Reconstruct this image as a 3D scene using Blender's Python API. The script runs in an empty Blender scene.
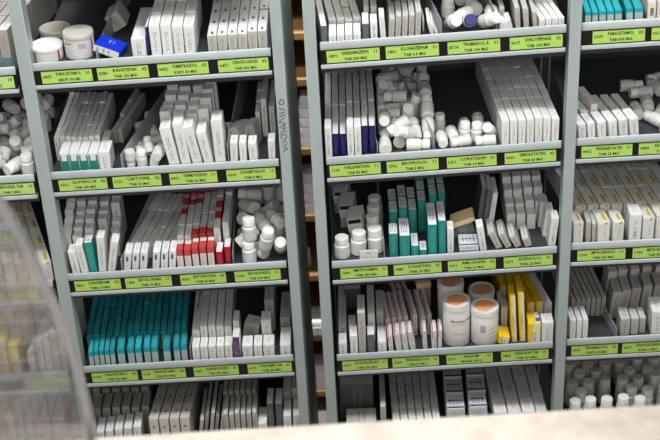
import bpy, bmesh, math, random
from mathutils import Vector, Matrix, Quaternion
rnd = random.Random(11)
scene = bpy.context.scene
COL = scene.collection
R = math.radians

# ------------------------------------------------------------------ camera
FPX = 1400.0
dn = Vector((128.0, 2370.0, FPX)).normalized()            # world down, in camera axes (x right, y down, z forward)
ya = Vector((6.0, 0.0, FPX)); ya.y = -(ya.x*dn.x + ya.z*dn.z)/dn.y; ya.normalize()   # world +Y (into the racks)
up = -dn
xa = ya.cross(up).normalized()
if xa.x < 0: xa = -xa
M_wc = Matrix((xa, ya, up))                                # camera-axis vector -> world vector
CAM_H = 2.30
DIST = 2.45
fwd = M_wc @ Vector((0, 0, 1))
CAM = Vector((0, 0, 0)) - fwd*DIST
Z0 = CAM_H - CAM.z
CAM.z = CAM_H
def ray(px, py): return M_wc @ Vector(((px-330)/FPX, (py-220)/FPX, 1.0))
def hitY(px, py, Y):
    d = ray(px, py); return CAM + d*((Y-CAM.y)/d.y)
def hitZ(px, py, z):
    d = ray(px, py); return CAM + d*((z-CAM.z)/d.z)
def proj(p):
    v = M_wc.transposed() @ (Vector(p)-CAM)
    return 330+FPX*v.x/v.z, 220+FPX*v.y/v.z

cam = bpy.data.cameras.new('camera'); camo = bpy.data.objects.new('camera', cam); COL.objects.link(camo)
camo.matrix_world = Matrix.Translation(CAM) @ Matrix((( M_wc @ Vector((1,0,0))), (M_wc @ Vector((0,-1,0))), (M_wc @ Vector((0,0,-1))))).transposed().to_4x4()
cam.sensor_width = 36; cam.sensor_fit = 'HORIZONTAL'; cam.lens = FPX/660*36
cam.clip_start = .05; cam.clip_end = 50
cam.dof.use_dof = True; cam.dof.focus_distance = 2.45; cam.dof.aperture_fstop = 7.0
scene.camera = camo

# ------------------------------------------------------------------ materials
def new_mat(name):
    m = bpy.data.materials.new(name); m.use_nodes = True
    nt = m.node_tree; b = nt.nodes['Principled BSDF']
    return m, nt, b
def srgb(r, g, b):
    f = lambda c: (c/255/12.92) if c/255 <= .04045 else ((c/255+.055)/1.055)**2.4
    return (f(r), f(g), f(b), 1)
def mat(name, col, rough=.5, metal=0, noise=.06, scale=40, coat=0):
    m, nt, b = new_mat(name)
    c = srgb(*col)
    tc = nt.nodes.new('ShaderNodeTexCoord'); no = nt.nodes.new('ShaderNodeTexNoise'); no.inputs['Scale'].default_value = scale
    nt.links.new(tc.outputs['Object'], no.inputs['Vector'])
    mx = nt.nodes.new('ShaderNodeMix'); mx.data_type = 'RGBA'
    mx.inputs[6].default_value = tuple(x*(1-noise) for x in c[:3])+(1,); mx.inputs[7].default_value = tuple(min(1, x*(1+noise)) for x in c[:3])+(1,)
    nt.links.new(no.outputs['Fac'], mx.inputs[0]); nt.links.new(mx.outputs[2], b.inputs['Base Color'])
    b.inputs['Roughness'].default_value = rough; b.inputs['Metallic'].default_value = metal
    if coat: b.inputs['Coat Weight'].default_value = coat
    return m
def math_n(nt, op, a, b=None):
    n = nt.nodes.new('ShaderNodeMath'); n.operation = op
    for i, v in enumerate((a, b)):
        if v is None: continue
        if isinstance(v, (int, float)): n.inputs[i].default_value = v
        else: nt.links.new(v, n.inputs[i])
    return n.outputs[0]
def band(nt, v, lo, hi): return math_n(nt, 'MULTIPLY', math_n(nt, 'GREATER_THAN', v, lo), math_n(nt, 'LESS_THAN', v, hi))
def mixc(nt, fac, a, b):
    mx = nt.nodes.new('ShaderNodeMix'); mx.data_type = 'RGBA'
    nt.links.new(fac, mx.inputs[0])
    for i, v in ((6, a), (7, b)):
        if isinstance(v, tuple): mx.inputs[i].default_value = v
        else: nt.links.new(v, mx.inputs[i])
    return mx.outputs[2]
def printed(name, base, ink=(70, 72, 78), region=((.25, .75), (.15, .85)), axes='xz', amount=.5, blocks=(), rough=.45, vary=.10):
    """printed cardboard: a base colour, a patch of tiny lettering, solid colour blocks; box coordinates 0..1"""
    m, nt, b = new_mat(name)
    tc = nt.nodes.new('ShaderNodeTexCoord'); sp = nt.nodes.new('ShaderNodeSeparateXYZ'); nt.links.new(tc.outputs['Generated'], sp.inputs[0])
    ch = {'x': sp.outputs[0], 'y': sp.outputs[1], 'z': sp.outputs[2]}
    oi = nt.nodes.new('ShaderNodeObjectInfo')
    c0 = srgb(*base)
    dark = tuple(x*(1-vary) for x in c0[:3])+(1,)
    col = mixc(nt, oi.outputs['Random'], c0, dark)
    for (ax1, lo1, hi1, ax2, lo2, hi2, bc) in blocks:
        f = math_n(nt, 'MULTIPLY', band(nt, ch[ax1], lo1, hi1), band(nt, ch[ax2], lo2, hi2))
        col = mixc(nt, f, col, srgb(*bc))
    if amount > 0:
        a, c = axes
        no = nt.nodes.new('ShaderNodeTexNoise'); no.inputs['Scale'].default_value = 420; no.inputs['Detail'].default_value = 1
        nt.links.new(tc.outputs['Object'], no.inputs['Vector'])
        stripes = math_n(nt, 'GREATER_THAN', math_n(nt, 'SINE', math_n(nt, 'MULTIPLY', ch[a], 34.0)), .05)
        f = math_n(nt, 'MULTIPLY', band(nt, ch[a], *region[0]), band(nt, ch[c], *region[1]))
        f = math_n(nt, 'MULTIPLY', f, math_n(nt, 'GREATER_THAN', no.outputs['Fac'], .47))
        f = math_n(nt, 'MULTIPLY', math_n(nt, 'MULTIPLY', f, stripes), amount)
        col = mixc(nt, f, col, srgb(*ink))
    nt.links.new(col, b.inputs['Base Color']); b.inputs['Roughness'].default_value = rough
    return m
MT = {}
MT['paint'] = mat('grey_paint', (166, 178, 177), .45, noise=.05, scale=25)
MT['rail'] = mat('rail_paint', (182, 191, 193), .35, noise=.05, scale=60)
MT['tray'] = mat('tray_paint', (58, 61, 66), .5, noise=.08, scale=30)
MT['channel'] = mat('channel_black', (14, 14, 16), .4)
MT['label'] = mat('label_green', (178, 216, 104), .5, noise=.04, scale=50)
MT['label2'] = mat('label_pale_green', (186, 218, 124), .5, noise=.04, scale=50)
MT['ink'] = mat('ink_dark', (36, 44, 22), .6)
MT['pen'] = mat('pen_ink', (52, 58, 66), .6)
MT['white_plastic'] = mat('white_plastic', (222, 222, 218), .35, noise=.03)
MT['cap_plastic'] = mat('cap_plastic', (232, 233, 230), .4, noise=.03)
MT['cream_plastic'] = mat('cream_plastic', (214, 213, 207), .35, noise=.04)
MT['paper'] = mat('paper_label', (206, 208, 206), .6, noise=.10, scale=160)
MT['blue_plastic'] = mat('blue_plastic', (30, 40, 110), .35)
MT['lid'] = mat('lid_white', (228, 230, 232), .3, noise=.03)
MT['lid_dull'] = mat('lid_dull', (196, 192, 184), .4, noise=.04)
MT['orange'] = mat('orange_foil', (240, 170, 122), .5, noise=.10, scale=60)
MT['red'] = mat('red_print', (186, 34, 44), .5)
MT['jar_grey'] = mat('jar_print_grey', (170, 172, 176), .5)
MT['black_print'] = mat('black_print', (38, 40, 46), .5)
MT['teal_shade'] = mat('teal_print', (20, 118, 112), .4)
MT['foil'] = mat('blister_foil', (176, 176, 178), .35, metal=.4, noise=.1)
MT['wood'] = mat('brown_wood', (138, 106, 66), .5, noise=.18, scale=14)
MT['wood_dark'] = mat('dark_wood', (112, 62, 30), .55, noise=.2, scale=10)
MT['divider'] = mat('divider_steel', (150, 156, 160), .4, noise=.06)
MT['inside_shade'] = mat('painted_shade', (40, 38, 38), .7)  # shade inside the open cartons, put into a dark colour
MT['barcode'] = printed('barcode', (214, 216, 218), (30, 30, 34), ((.1, .9), (.1, .9)), 'xz', .95, vary=.0)
W = (226, 227, 226)
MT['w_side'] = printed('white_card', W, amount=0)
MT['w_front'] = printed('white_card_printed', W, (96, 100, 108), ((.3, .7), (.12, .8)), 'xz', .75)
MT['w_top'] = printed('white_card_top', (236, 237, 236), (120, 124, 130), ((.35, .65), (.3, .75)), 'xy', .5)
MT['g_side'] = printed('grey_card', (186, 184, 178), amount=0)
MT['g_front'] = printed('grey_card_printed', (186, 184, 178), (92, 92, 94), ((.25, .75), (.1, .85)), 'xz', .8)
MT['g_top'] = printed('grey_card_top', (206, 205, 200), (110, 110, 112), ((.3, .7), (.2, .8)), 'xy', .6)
MT['dotted_top'] = printed('white_card_dotted', (230, 230, 230), (60, 62, 70), ((.36, .64), (.28, .66)), 'xy', .0, blocks=(('x', .38, .62, 'y', .12, .34, (74, 78, 88)),))
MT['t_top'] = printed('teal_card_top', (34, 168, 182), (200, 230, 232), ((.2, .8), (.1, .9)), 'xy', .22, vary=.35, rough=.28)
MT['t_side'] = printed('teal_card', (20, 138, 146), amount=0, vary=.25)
MT['t_front'] = printed('teal_card_grey_end', (168, 188, 182), (110, 130, 128), ((.3, .7), (.1, .6)), 'xz', .5, blocks=(('x', 0, 1, 'z', .74, 1.1, (26, 152, 164)),))
MT['td_side'] = printed('deep_teal_card', (34, 146, 140), (170, 210, 204), ((.3, .7), (.1, .9)), 'xz', .3, vary=.15)  # added fill with no visible source, brightens the shelf interiors
MT['td_top'] = printed('teal_card_white_top', (232, 234, 234), (70, 74, 84), ((.2, .8), (.2, .8)), 'xy', .9)  # added fill lamp, unseen, brightens the bookcase in the gap
MT['scal'] = printed('scalloped_card', (222, 226, 224), amount=0, blocks=(('x', -.1, 1.1, 'z', -.1, .92, (24, 122, 108)), ('x', .16, .82, 'z', .60, 1.1, (222, 226, 224))))
MT['r_top'] = printed('red_card_top', (226, 220, 218), (130, 60, 60), ((.3, .7), (.6, .9)), 'xy', .3, blocks=(('x', -.1, 1.1, 'y', -.1, .62, (196, 74, 74)),))
MT['r_front'] = printed('red_card_front', (224, 216, 214), (170, 90, 90), ((.2, .8), (.1, .6)), 'xz', .6, blocks=(('x', -.1, 1.1, 'z', .70, 1.1, (190, 74, 74)),))
MT['r_full'] = printed('red_card', (172, 30, 42), (230, 190, 190), ((.3, .7), (.1, .8)), 'xz', .3)
MT['rs_top'] = printed('red_striped_top', (222, 220, 218), amount=0, blocks=(('x', .12, .30, 'y', -.1, 1.1, (178, 52, 48)),))
MT['rs_front'] = printed('red_striped_front', (216, 216, 216), (80, 84, 92), ((.42, .82), (.1, .9)), 'xz', .7, blocks=(('x', .08, .22, 'z', .55, 1.1, (178, 60, 56)),))
MT['rm_top'] = printed('red_marked_top', (214, 214, 208), (120, 120, 120), ((.2, .8), (.1, .4)), 'xy', .5, blocks=(('x', .35, .65, 'y', .5, .64, (190, 92, 88)),))
MT['rm_front'] = printed('red_marked_front', (216, 215, 210), (120, 120, 120), ((.2, .8), (.1, .45)), 'xz', .5, blocks=(('x', .35, .65, 'z', .70, .78, (186, 96, 92)),))
MT['y_top'] = printed('yellow_striped_top', (222, 220, 212), (120, 110, 60), ((.6, .8), (.1, .9)), 'xy', .3, blocks=(('x', .52, .80, 'y', .16, .62, (204, 174, 62)),))
MT['y_front'] = printed('yellow_striped_front', (222, 221, 216), (130, 130, 132), ((.45, .75), (.25, .7)), 'xz', .8, blocks=(('x', .52, .80, 'z', .90, 1.1, (204, 174, 62)),))
MT['yl'] = printed('yellow_card', (236, 198, 30), (70, 60, 40), ((.2, .5), (.1, .5)), 'xz', .35, vary=.05)
MT['yl_front'] = printed('yellow_white_card', (232, 226, 196), (50, 54, 70), ((.25, .75), (.2, .6)), 'xz', .8, blocks=(('x', -.1, .36, 'z', -.1, 1.1, (238, 200, 34)),))
MT['yl_top'] = printed('yellow_blue_top', (232, 228, 210), amount=0, blocks=(('x', -.1, .6, 'y', -.1, 1.1, (240, 204, 40)), ('x', .62, .98, 'y', .2, .5, (60, 110, 160))))
MT['b_front'] = printed('blue_card', (22, 26, 88), (120, 130, 190), ((.3, .7), (.1, .9)), 'xz', .3)
MT['b_bright'] = printed('bright_blue_card', (20, 50, 196), (190, 200, 240), ((.4, .6), (.5, .8)), 'xy', .6, vary=0)
MT['p_front'] = printed('purple_card', (92, 66, 112), (210, 200, 220), ((.2, .8), (.1, .8)), 'xz', .4)
MT['bt_front'] = printed('blue_tabbed_front', (226, 226, 228), (90, 96, 110), ((.3, .7), (.1, .5)), 'xz', .5, blocks=(('x', .25, .6, 'z', .55, .85, (60, 84, 150)),))
MT['slate'] = printed('slate_card', (96, 104, 108), (170, 176, 180), ((.3, .7), (.1, .9)), 'xz', .25)
MT['cream_card'] = printed('cream_card', (240, 214, 172), amount=0, vary=.02)
MT['blk_stripe'] = printed('black_striped_front', (214, 218, 224), (60, 66, 90), ((.2, .8), (.5, .9)), 'xz', .5, blocks=(('x', -.1, 1.1, 'z', .10, .22, (40, 48, 92)),))
MT['tf_front'] = printed('teal_footed_front', (178, 176, 170), (100, 100, 100), ((.2, .8), (.3, .9)), 'xz', .5, blocks=(('x', -.1, 1.1, 'z', -.1, .26, (96, 130, 138)),))
MT['pink'] = printed('pinkish_card', (214, 198, 208), (150, 140, 150), ((.1, .9), (.2, .8)), 'xz', .4)
MT['blk_top'] = printed('black_striped_top', (220, 223, 228), (80, 90, 120), ((.15, .85), (.3, .9)), 'xy', .6, blocks=(('x', -.1, 1.1, 'y', .05, .16, (44, 52, 100)), ('x', .1, .9, 'y', .55, .63, (70, 84, 130))))
MT['brown_mark'] = printed('brown_marked_front', (222, 216, 208), amount=0, blocks=(('x', .3, .75, 'z', .25, .7, (128, 112, 100)),))
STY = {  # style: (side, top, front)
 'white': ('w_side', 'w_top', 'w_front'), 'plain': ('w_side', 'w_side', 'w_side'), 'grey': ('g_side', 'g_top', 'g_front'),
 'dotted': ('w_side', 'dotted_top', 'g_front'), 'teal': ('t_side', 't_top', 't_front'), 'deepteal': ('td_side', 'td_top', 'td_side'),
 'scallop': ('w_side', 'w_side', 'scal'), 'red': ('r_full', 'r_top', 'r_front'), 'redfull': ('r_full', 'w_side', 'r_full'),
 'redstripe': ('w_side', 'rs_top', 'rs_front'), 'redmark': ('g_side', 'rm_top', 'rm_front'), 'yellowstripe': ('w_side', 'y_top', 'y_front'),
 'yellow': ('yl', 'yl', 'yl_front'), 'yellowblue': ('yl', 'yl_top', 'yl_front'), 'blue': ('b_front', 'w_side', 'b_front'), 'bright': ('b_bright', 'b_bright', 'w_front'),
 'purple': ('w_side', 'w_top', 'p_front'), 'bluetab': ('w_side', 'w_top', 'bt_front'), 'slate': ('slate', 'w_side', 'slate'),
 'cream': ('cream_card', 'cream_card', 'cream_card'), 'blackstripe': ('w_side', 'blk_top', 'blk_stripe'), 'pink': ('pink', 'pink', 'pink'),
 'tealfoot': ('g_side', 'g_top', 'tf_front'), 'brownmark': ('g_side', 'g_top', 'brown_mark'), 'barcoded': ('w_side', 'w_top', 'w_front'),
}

# ------------------------------------------------------------------ object helpers
def link(name, me, parent=None):
    o = bpy.data.objects.new(name, me); COL.objects.link(o)
    if parent: o.parent = parent
    return o
def tag(o, label, cat, group=None):
    o['label'] = label; o['category'] = cat
    if group: o['group'] = group
    return o
def empty(name, loc=(0, 0, 0)):
    o = bpy.data.objects.new(name, None); COL.objects.link(o); o.location = loc; return o
class MB:
    def __init__(s): s.bm = bmesh.new()
    def box(s, x0, x1, y0, y1, z0, z1, mi=0):
        vs = [s.bm.verts.new(p) for p in ((x0,y0,z0),(x1,y0,z0),(x1,y1,z0),(x0,y1,z0),(x0,y0,z1),(x1,y0,z1),(x1,y1,z1),(x0,y1,z1))]
        for f in ((0,3,2,1),(4,5,6,7),(0,1,5,4),(1,2,6,5),(2,3,7,6),(3,0,4,7)):
            s.bm.faces.new([vs[i] for i in f]).material_index = mi
        return s
    def hexa(s, pts):
        vs = [s.bm.verts.new(p) for p in pts]
        for f in ((0,3,2,1),(4,5,6,7),(0,1,5,4),(1,2,6,5),(2,3,7,6),(3,0,4,7)): s.bm.faces.new([vs[i] for i in f])
        return s
    def prism(s, prof, x0, x1, za=0, zb=0):
        """profile of (y, z) points swept from x0 to x1; the two ends raised by za / zb"""
        n = len(prof)
        a = [s.bm.verts.new((x0, y, z+za)) for y, z in prof]; b = [s.bm.verts.new((x1, y, z+zb)) for y, z in prof]
        for i in range(n):
            j = (i+1) % n
            s.bm.faces.new((a[i], a[j], b[j], b[i]))
        s.bm.faces.new(a[::-1]); s.bm.faces.new(b)
        return s
    def lathe(s, prof, seg=24, mi=0, rib=0):
        """profile of (r, z) points, turned about z"""
        rings = []
        for r, z in prof:
            if r < 1e-6: rings.append([s.bm.verts.new((0, 0, z))]); continue
            rings.append([s.bm.verts.new(((r*(1-(rib if k % 2 else 0)))*math.cos(2*math.pi*k/seg), (r*(1-(rib if k % 2 else 0)))*math.sin(2*math.pi*k/seg), z)) for k in range(seg)])
        for a, b in zip(rings, rings[1:]):
            if len(a) == 1 and len(b) == 1: continue
            for k in range(seg):
                l = (k+1) % seg
                if len(a) == 1: f = s.bm.faces.new((a[0], b[l], b[k]))
                elif len(b) == 1: f = s.bm.faces.new((a[k], a[l], b[0]))
                else: f = s.bm.faces.new((a[k], a[l], b[l], b[k]))
                f.material_index = mi; f.smooth = rib == 0
        return s
    def mesh(s, name, mats, bevel=0, smooth=False):
        bmesh.ops.recalc_face_normals(s.bm, faces=s.bm.faces[:])
        if bevel:
            bmesh.ops.bevel(s.bm, geom=s.bm.edges[:], offset=bevel, segments=1, affect='EDGES', profile=.5)
        me = bpy.data.meshes.new(name); s.bm.to_mesh(me); s.bm.free()
        me.set_sharp_from_angle(angle=R(40))
        for m in (mats if isinstance(mats, (list, tuple)) else [mats]): me.materials.append(MT[m] if isinstance(m, str) else m)
        return me
    def build(s, name, mats, parent=None, bevel=0): return link(name, s.mesh(name, mats, bevel), parent)
WORDS = 'first second third fourth fifth sixth seventh eighth ninth tenth eleventh twelfth thirteenth fourteenth fifteenth sixteenth seventeenth eighteenth nineteenth twentieth'.split()
TENS = {2: 'twenty', 3: 'thirty', 4: 'forty'}
def ordw(i):
    if i <= 20: return WORDS[i-1]
    t, u = divmod(i, 10)
    return {3: 'thirtieth', 4: 'fortieth'}[t] if u == 0 else TENS[t]+'-'+WORDS[u-1]
# ------------------------------------------------------------------ shelves: where each front edge runs (image line of the label channel's lower edge)
EDGE = {
 ('FL',1): ((-165, 99.5), (15.5, 88.5)), ('FL',2): ((-143, 205), (37, 194)), ('FL',3): ((-122, 309), (56, 298.3)), ('FL',4): ((-102, 397), (73, 386.8)),
 ('L',1): ((33, 85.3), (271, 69.8)), ('L',2): ((53, 192.3), (280, 178.8)), ('L',3): ((71, 292.3), (287.5, 279.3)), ('L',4): ((87.5, 383.3), (295, 371.5)),
 ('M',1): ((320, 64.5), (566, 46.8)), ('M',2): ((327, 177.8), (561, 161)), ('M',3): ((333.5, 280), (556, 264.8)), ('M',4): ((338, 371.7), (551.5, 358.7)),
 ('R',1): ((582.5, 45.2), (815, 31)), ('R',2): ((575.5, 159), (802, 146)), ('R',3): ((569.5, 262), (790, 251)), ('R',4): ((566, 356.5), (780, 345.5)),
}
LIP_B, LIP_CH, LIP_T, FLOOR = -.0085, .0250, .0390, .0315     # flange bottom / channel top / rail top / tray floor above that line
DEPTH = .335
class Shelf: pass
SH = {}
for (bay, row), (a, b) in EDGE.items():
    s = Shelf(); A = hitY(a[0], a[1], 0); B = hitY(b[0], b[1], 0)
    s.bay, s.row, s.x0, s.x1, s.za, s.zb = bay, row, A.x, B.x, A.z, B.z
    SH[bay, row] = s
for bay in ('FL', 'L', 'M', 'R'):                              # the shelf above the picture and the one behind the counter
    s4, s3, s1, s2 = SH[bay,4], SH[bay,3], SH[bay,1], SH[bay,2]
    for row, p, q in ((5, s4, s3), (0, s1, s2)):
        s = Shelf(); s.bay, s.row, s.x0, s.x1 = bay, row, p.x0, p.x1
        s.za, s.zb = 2*p.za-q.za, 2*p.zb-q.zb
        SH[bay, row] = s
for bay in ('FL', 'L', 'M', 'R'):
    x0 = sum(SH[bay, r].x0 for r in (1,2,3,4))/4; x1 = sum(SH[bay, r].x1 for r in (1,2,3,4))/4
    print('BAY', bay, [round(SH[bay,r].x0,4) for r in range(6)], [round(SH[bay,r].x1,4) for r in range(6)], [round(SH[bay,r].za,3) for r in range(6)], [round(SH[bay,r].zb,3) for r in range(6)])
    for r in range(6): SH[bay, r].x0, SH[bay, r].x1 = x0, x1
def zf(s, x): return s.za+(s.zb-s.za)*(x-s.x0)/(s.x1-s.x0)+FLOOR

def make_shelf(s, root):
    x0, x1 = s.x0, s.x1
    def up_(pr): return [(y, z) for y, z in pr]
    # tray: floor, back upstand and skirt in one folded sheet
    m = MB()
    m.prism(up_([(.003, FLOOR), (.003, FLOOR-.003), (DEPTH, FLOOR-.003), (DEPTH, FLOOR)]), x0, x1, s.za, s.zb)
    m.prism(up_([(.010, FLOOR-.0032), (.0125, FLOOR-.0032), (.0125, -.020), (.010, -.020)]), x0, x1, s.za, s.zb)
    sh = m.build('shelf', 'tray', root)
    m = MB(); m.prism(up_([(.0005, LIP_CH), (-.0022, LIP_CH+.001), (-.0006, LIP_T-.001), (.0004, LIP_T), (.0020, LIP_T), (.0020, LIP_CH)]), x0, x1, s.za, s.zb)
    m.build('front_rail', 'rail', sh, .0004)
    m = MB(); m.prism(up_([(.0005, LIP_CH-.0003), (.0005, -.001), (.0026, -.001), (.0026, LIP_CH-.0003)]), x0, x1, s.za, s.zb)
    m.build('label_channel', 'channel', sh)
    m = MB(); m.prism(up_([(-.0012, -.0012), (-.0022, LIP_B+.001), (-.0012, LIP_B), (.0095, LIP_B), (.0095, -.0012)]), x0, x1, s.za, s.zb)
    m.build('lower_flange', 'rail', sh, .0006)

# posts (u-section uprights): image x of the left and right edge at four heights
def post_x(pts): 
    return sum(hitY(px, py, -.006).x for px, py in pts)/len(pts)
POST = [
 (post_x(((16.5,70),(37,180),(56,280),(74,370))), post_x(((29.5,70),(50,180),(68.5,280),(85,370)))),
 (post_x(((273.5,70),(281.5,170),(288.5,270),(295.8,365))), post_x(((284.6,70),(291.3,170),(298.4,270),(305.7,365)))),
 (post_x(((305.5,70),(312,170),(318.5,270),(324,365))), post_x(((317,70),(323,170),(329.3,270),(334.8,365)))),
 (post_x(((570,40),(564.5,150),(560,260),(555.5,357))), post_x(((582,40),(575,150),(569.5,260),(565.5,357)))),
]
print('POSTS', [(round(a,4), round(b,4), round(b-a,4)) for a, b in POST], [hitY(px,py,-.006).x for px,py in ((273.5,70),(281.5,170),(288.5,270),(295.8,365))])
w = .0205
xr_end = SH['R',1].x1
POST.append((xr_end+.002, xr_end+.002+w)); POST.insert(0, (SH['FL',1].x0-.002-w, SH['FL',1].x0-.002))
TOPZ = SH['L',0].za+.10
def make_post(root, a, b, y0, name='upright_post'):
    m = MB(); t = .002; dp = .034
    sgn = 1 if y0 < .2 else -1
    prof = [(a, y0), (b, y0), (b, y0+sgn*dp), (b-t, y0+sgn*dp), (b-t, y0+sgn*t), (a+t, y0+sgn*t), (a+t, y0+sgn*dp), (a, y0+sgn*dp)]
    bot = [m.bm.verts.new((x, y, 0)) for x, y in prof]; top = [m.bm.verts.new((x, y, TOPZ)) for x, y in prof]
    for i in range(8):
        j = (i+1) % 8; m.bm.faces.new((bot[i], bot[j], top[j], top[i]))
    m.bm.faces.new(bot[::-1]); m.bm.faces.new(top)
    return m.build(name, 'paint', root, .0005)
RACKS = []
for label, bays, posts, x0, x1 in (('grey steel shelving rack bearing pen scribble on its post, beside the acrylic screen', ('FL', 'L'), POST[0:3], POST[0][0], POST[2][1]),
                           ('grey steel shelving rack holding jars with orange lids and yellow cartons', ('M', 'R'), POST[3:6], POST[3][0], POST[5][1])):
    root = empty('shelving_rack', ((x0+x1)/2, DEPTH/2, 0)); tag(root, label, 'shelving', 'steel shelving racks')
    bpy.context.view_layer.update()
    off = Matrix.Translation(-root.location)
    before = set(COL.objects)
    for a, b in posts:
        make_post(root, a, b, -.006); make_post(root, a, b, DEPTH+.02)
    for bay in bays:
        for r in range(6): make_shelf(SH[bay, r], root)
    m = MB(); m.box(x0+.004, x1-.004, DEPTH+.0012, DEPTH+.0032, .08, TOPZ-.01); m.build('back_panel', 'tray', root)
    xs_ = x1-.0012 if 'FL' in bays else x0
    m = MB(); m.box(xs_, xs_+.0012, .030, DEPTH+.018, .04, TOPZ-.01); m.build('side_panel', 'paint', root)
    for o in COL.objects:
        if o.parent == root: o.location = -root.location
    RACKS.append(root)
# scribble on the second post
def stroke(pts, wd, y):
    m = MB()
    for p, q in zip(pts, pts[1:]):
        p, q = Vector(p), Vector(q); d = (q-p).normalized(); n = Vector((-d.y, d.x))*wd/2
        v = [m.bm.verts.new((c.x, y, c.y)) for c in (p-n, q-n, q+n, p+n)]
        m.bm.faces.new(v)
    return m
pm = MB()
scr = [[(281,99),(279,104),(283,105),(284,101),(281,99)], [(278.5,108),(285,110)], [(279,114),(285,112)], [(279,117),(286,114.5)], [(279.5,122),(284.5,117)], [(279,122),(286,124)],
       [(279.5,128),(285,124),(283,130),(286.5,127)], [(280,133),(287,131)], [(281,139),(282,134),(286,135),(287,138),(283,140)], [(282,143),(287,141)], [(283,147),(288,143)], [(284,152),(286,147),(288,150)]]
for st in scr:
    w_ = [hitY(x-.2, y, -.0062) for x, y in st]
    for p, q in zip(w_, w_[1:]):
        d = Vector((q.x-p.x, q.z-p.z)).normalized(); n = Vector((-d.y, d.x))*.0007
        pm.bm.faces.new([pm.bm.verts.new((x, -.0062, z)) for x, z in ((p.x-n.x, p.z-n.y), (q.x-n.x, q.z-n.y), (q.x+n.x, q.z+n.y), (p.x+n.x, p.z+n.y))])
posts0 = [o for o in COL.objects if o.parent == RACKS[0] and o.name.startswith('upright_post')]
tgt = posts0[4]
so = pm.build('pen_scribble', 'pen', tgt); so['label'] = 'dark handwritten scribble'
# dividers between bins (thin steel plates standing on the tray)
def bx(s, px, v, zoff=0):
    """world x at which a point on the tray floor of shelf s, v behind its front, shows at image column px"""
    X = 0.0
    for _ in range(6):
        z = zf(s, X)+zoff
        py = proj((X, v, z))[1]
        X = hitY(px, py, v).x
    return X
def divider(s, px, h=.085, slope=0.0, v0=.006, v1=DEPTH-.01, rack=0):
    X = bx(s, px, v0); t = .0012; X2 = X+slope*(v1-v0)
    za, zb = zf(s, X)+.0002, zf(s, X2)+.0002
    m = MB(); m.hexa([(X-t/2,v0,za),(X+t/2,v0,za),(X2+t/2,v1,zb),(X2-t/2,v1,zb),(X-t/2,v0,za+h*.4),(X+t/2,v0,za+h*.4),(X2+t/2,v1,zb+h),(X2-t/2,v1,zb+h)])
    o = m.build('divider', 'divider', RACKS[rack]); o.location = -RACKS[rack].location
    return X
# price labels in the channels
def text_mesh(txt, size, align='LEFT'):
    cu = bpy.data.curves.new('t', 'FONT'); cu.body = txt; cu.size = size; cu.align_x = align; cu.resolution_u = 1; cu.offset = .00022
    o = bpy.data.objects.new('t', cu); COL.objects.link(o); bpy.context.view_layer.update()
    me = bpy.data.meshes.new_from_object(o.evaluated_get(bpy.context.evaluated_depsgraph_get()))
    bpy.data.objects.remove(o); bpy.data.curves.remove(cu); return me
def add_text(bm, txt, size, x, z, align='LEFT', wmax=None):
    me = text_mesh(txt, size, align)
    xs = [v.co.x for v in me.vertices]; sx = 1
    if wmax and max(xs)-min(xs) > wmax: sx = wmax/(max(xs)-min(xs))
    me.transform(Matrix.Translation((x, 0, z)) @ Matrix.Rotation(R(90), 4, 'X') @ Matrix.Scale(sx, 4, (1,0,0)))
    bm.from_mesh(me); bpy.data.meshes.remove(me)
def price_label(bay, row, xa_, xb_, code, name, line2, num, desc, pale=False):
    s = SH[bay, row]
    yy = proj((bx(s, (xa_+xb_)/2, 0, -FLOOR+.012), 0, zf(s, 0)-FLOOR))[1]
    Xa, Xb = hitY(xa_, yy, -.0004).x, hitY(xb_, yy, -.0004).x
    xc = (Xa+Xb)/2; zc = zf(s, xc)-FLOOR+.0122; wd, hh = Xb-Xa, .0212
    tilt = -math.atan2(s.zb-s.za, s.x1-s.x0)
    root = MB().box(-wd/2, wd/2, -.0009, 0, -hh/2, hh/2).build('price_label', 'label2' if pale else 'label')
    root.location = (xc, .0003, zc); root.rotation_euler.y = tilt
    bm = bmesh.new()
    add_text(bm, code, .0075, -wd*.47, -.0012, 'LEFT', wd*.17)
    add_text(bm, name, .0080, wd*.04, .0026, 'CENTER', wd*.50)
    add_text(bm, line2, .0070, wd*.04, -.0078, 'CENTER', wd*.44)
    add_text(bm, num, .0080, wd*.47, .0022, 'RIGHT', wd*.12)
    me = bpy.data.meshes.new('lettering'); bm.to_mesh(me); bm.free(); me.materials.append(MT['ink'])
    t = link('lettering', me, root); t.location = (0, -.00105, 0)
    tag(root, desc, 'label', 'green shelf labels')
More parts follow.
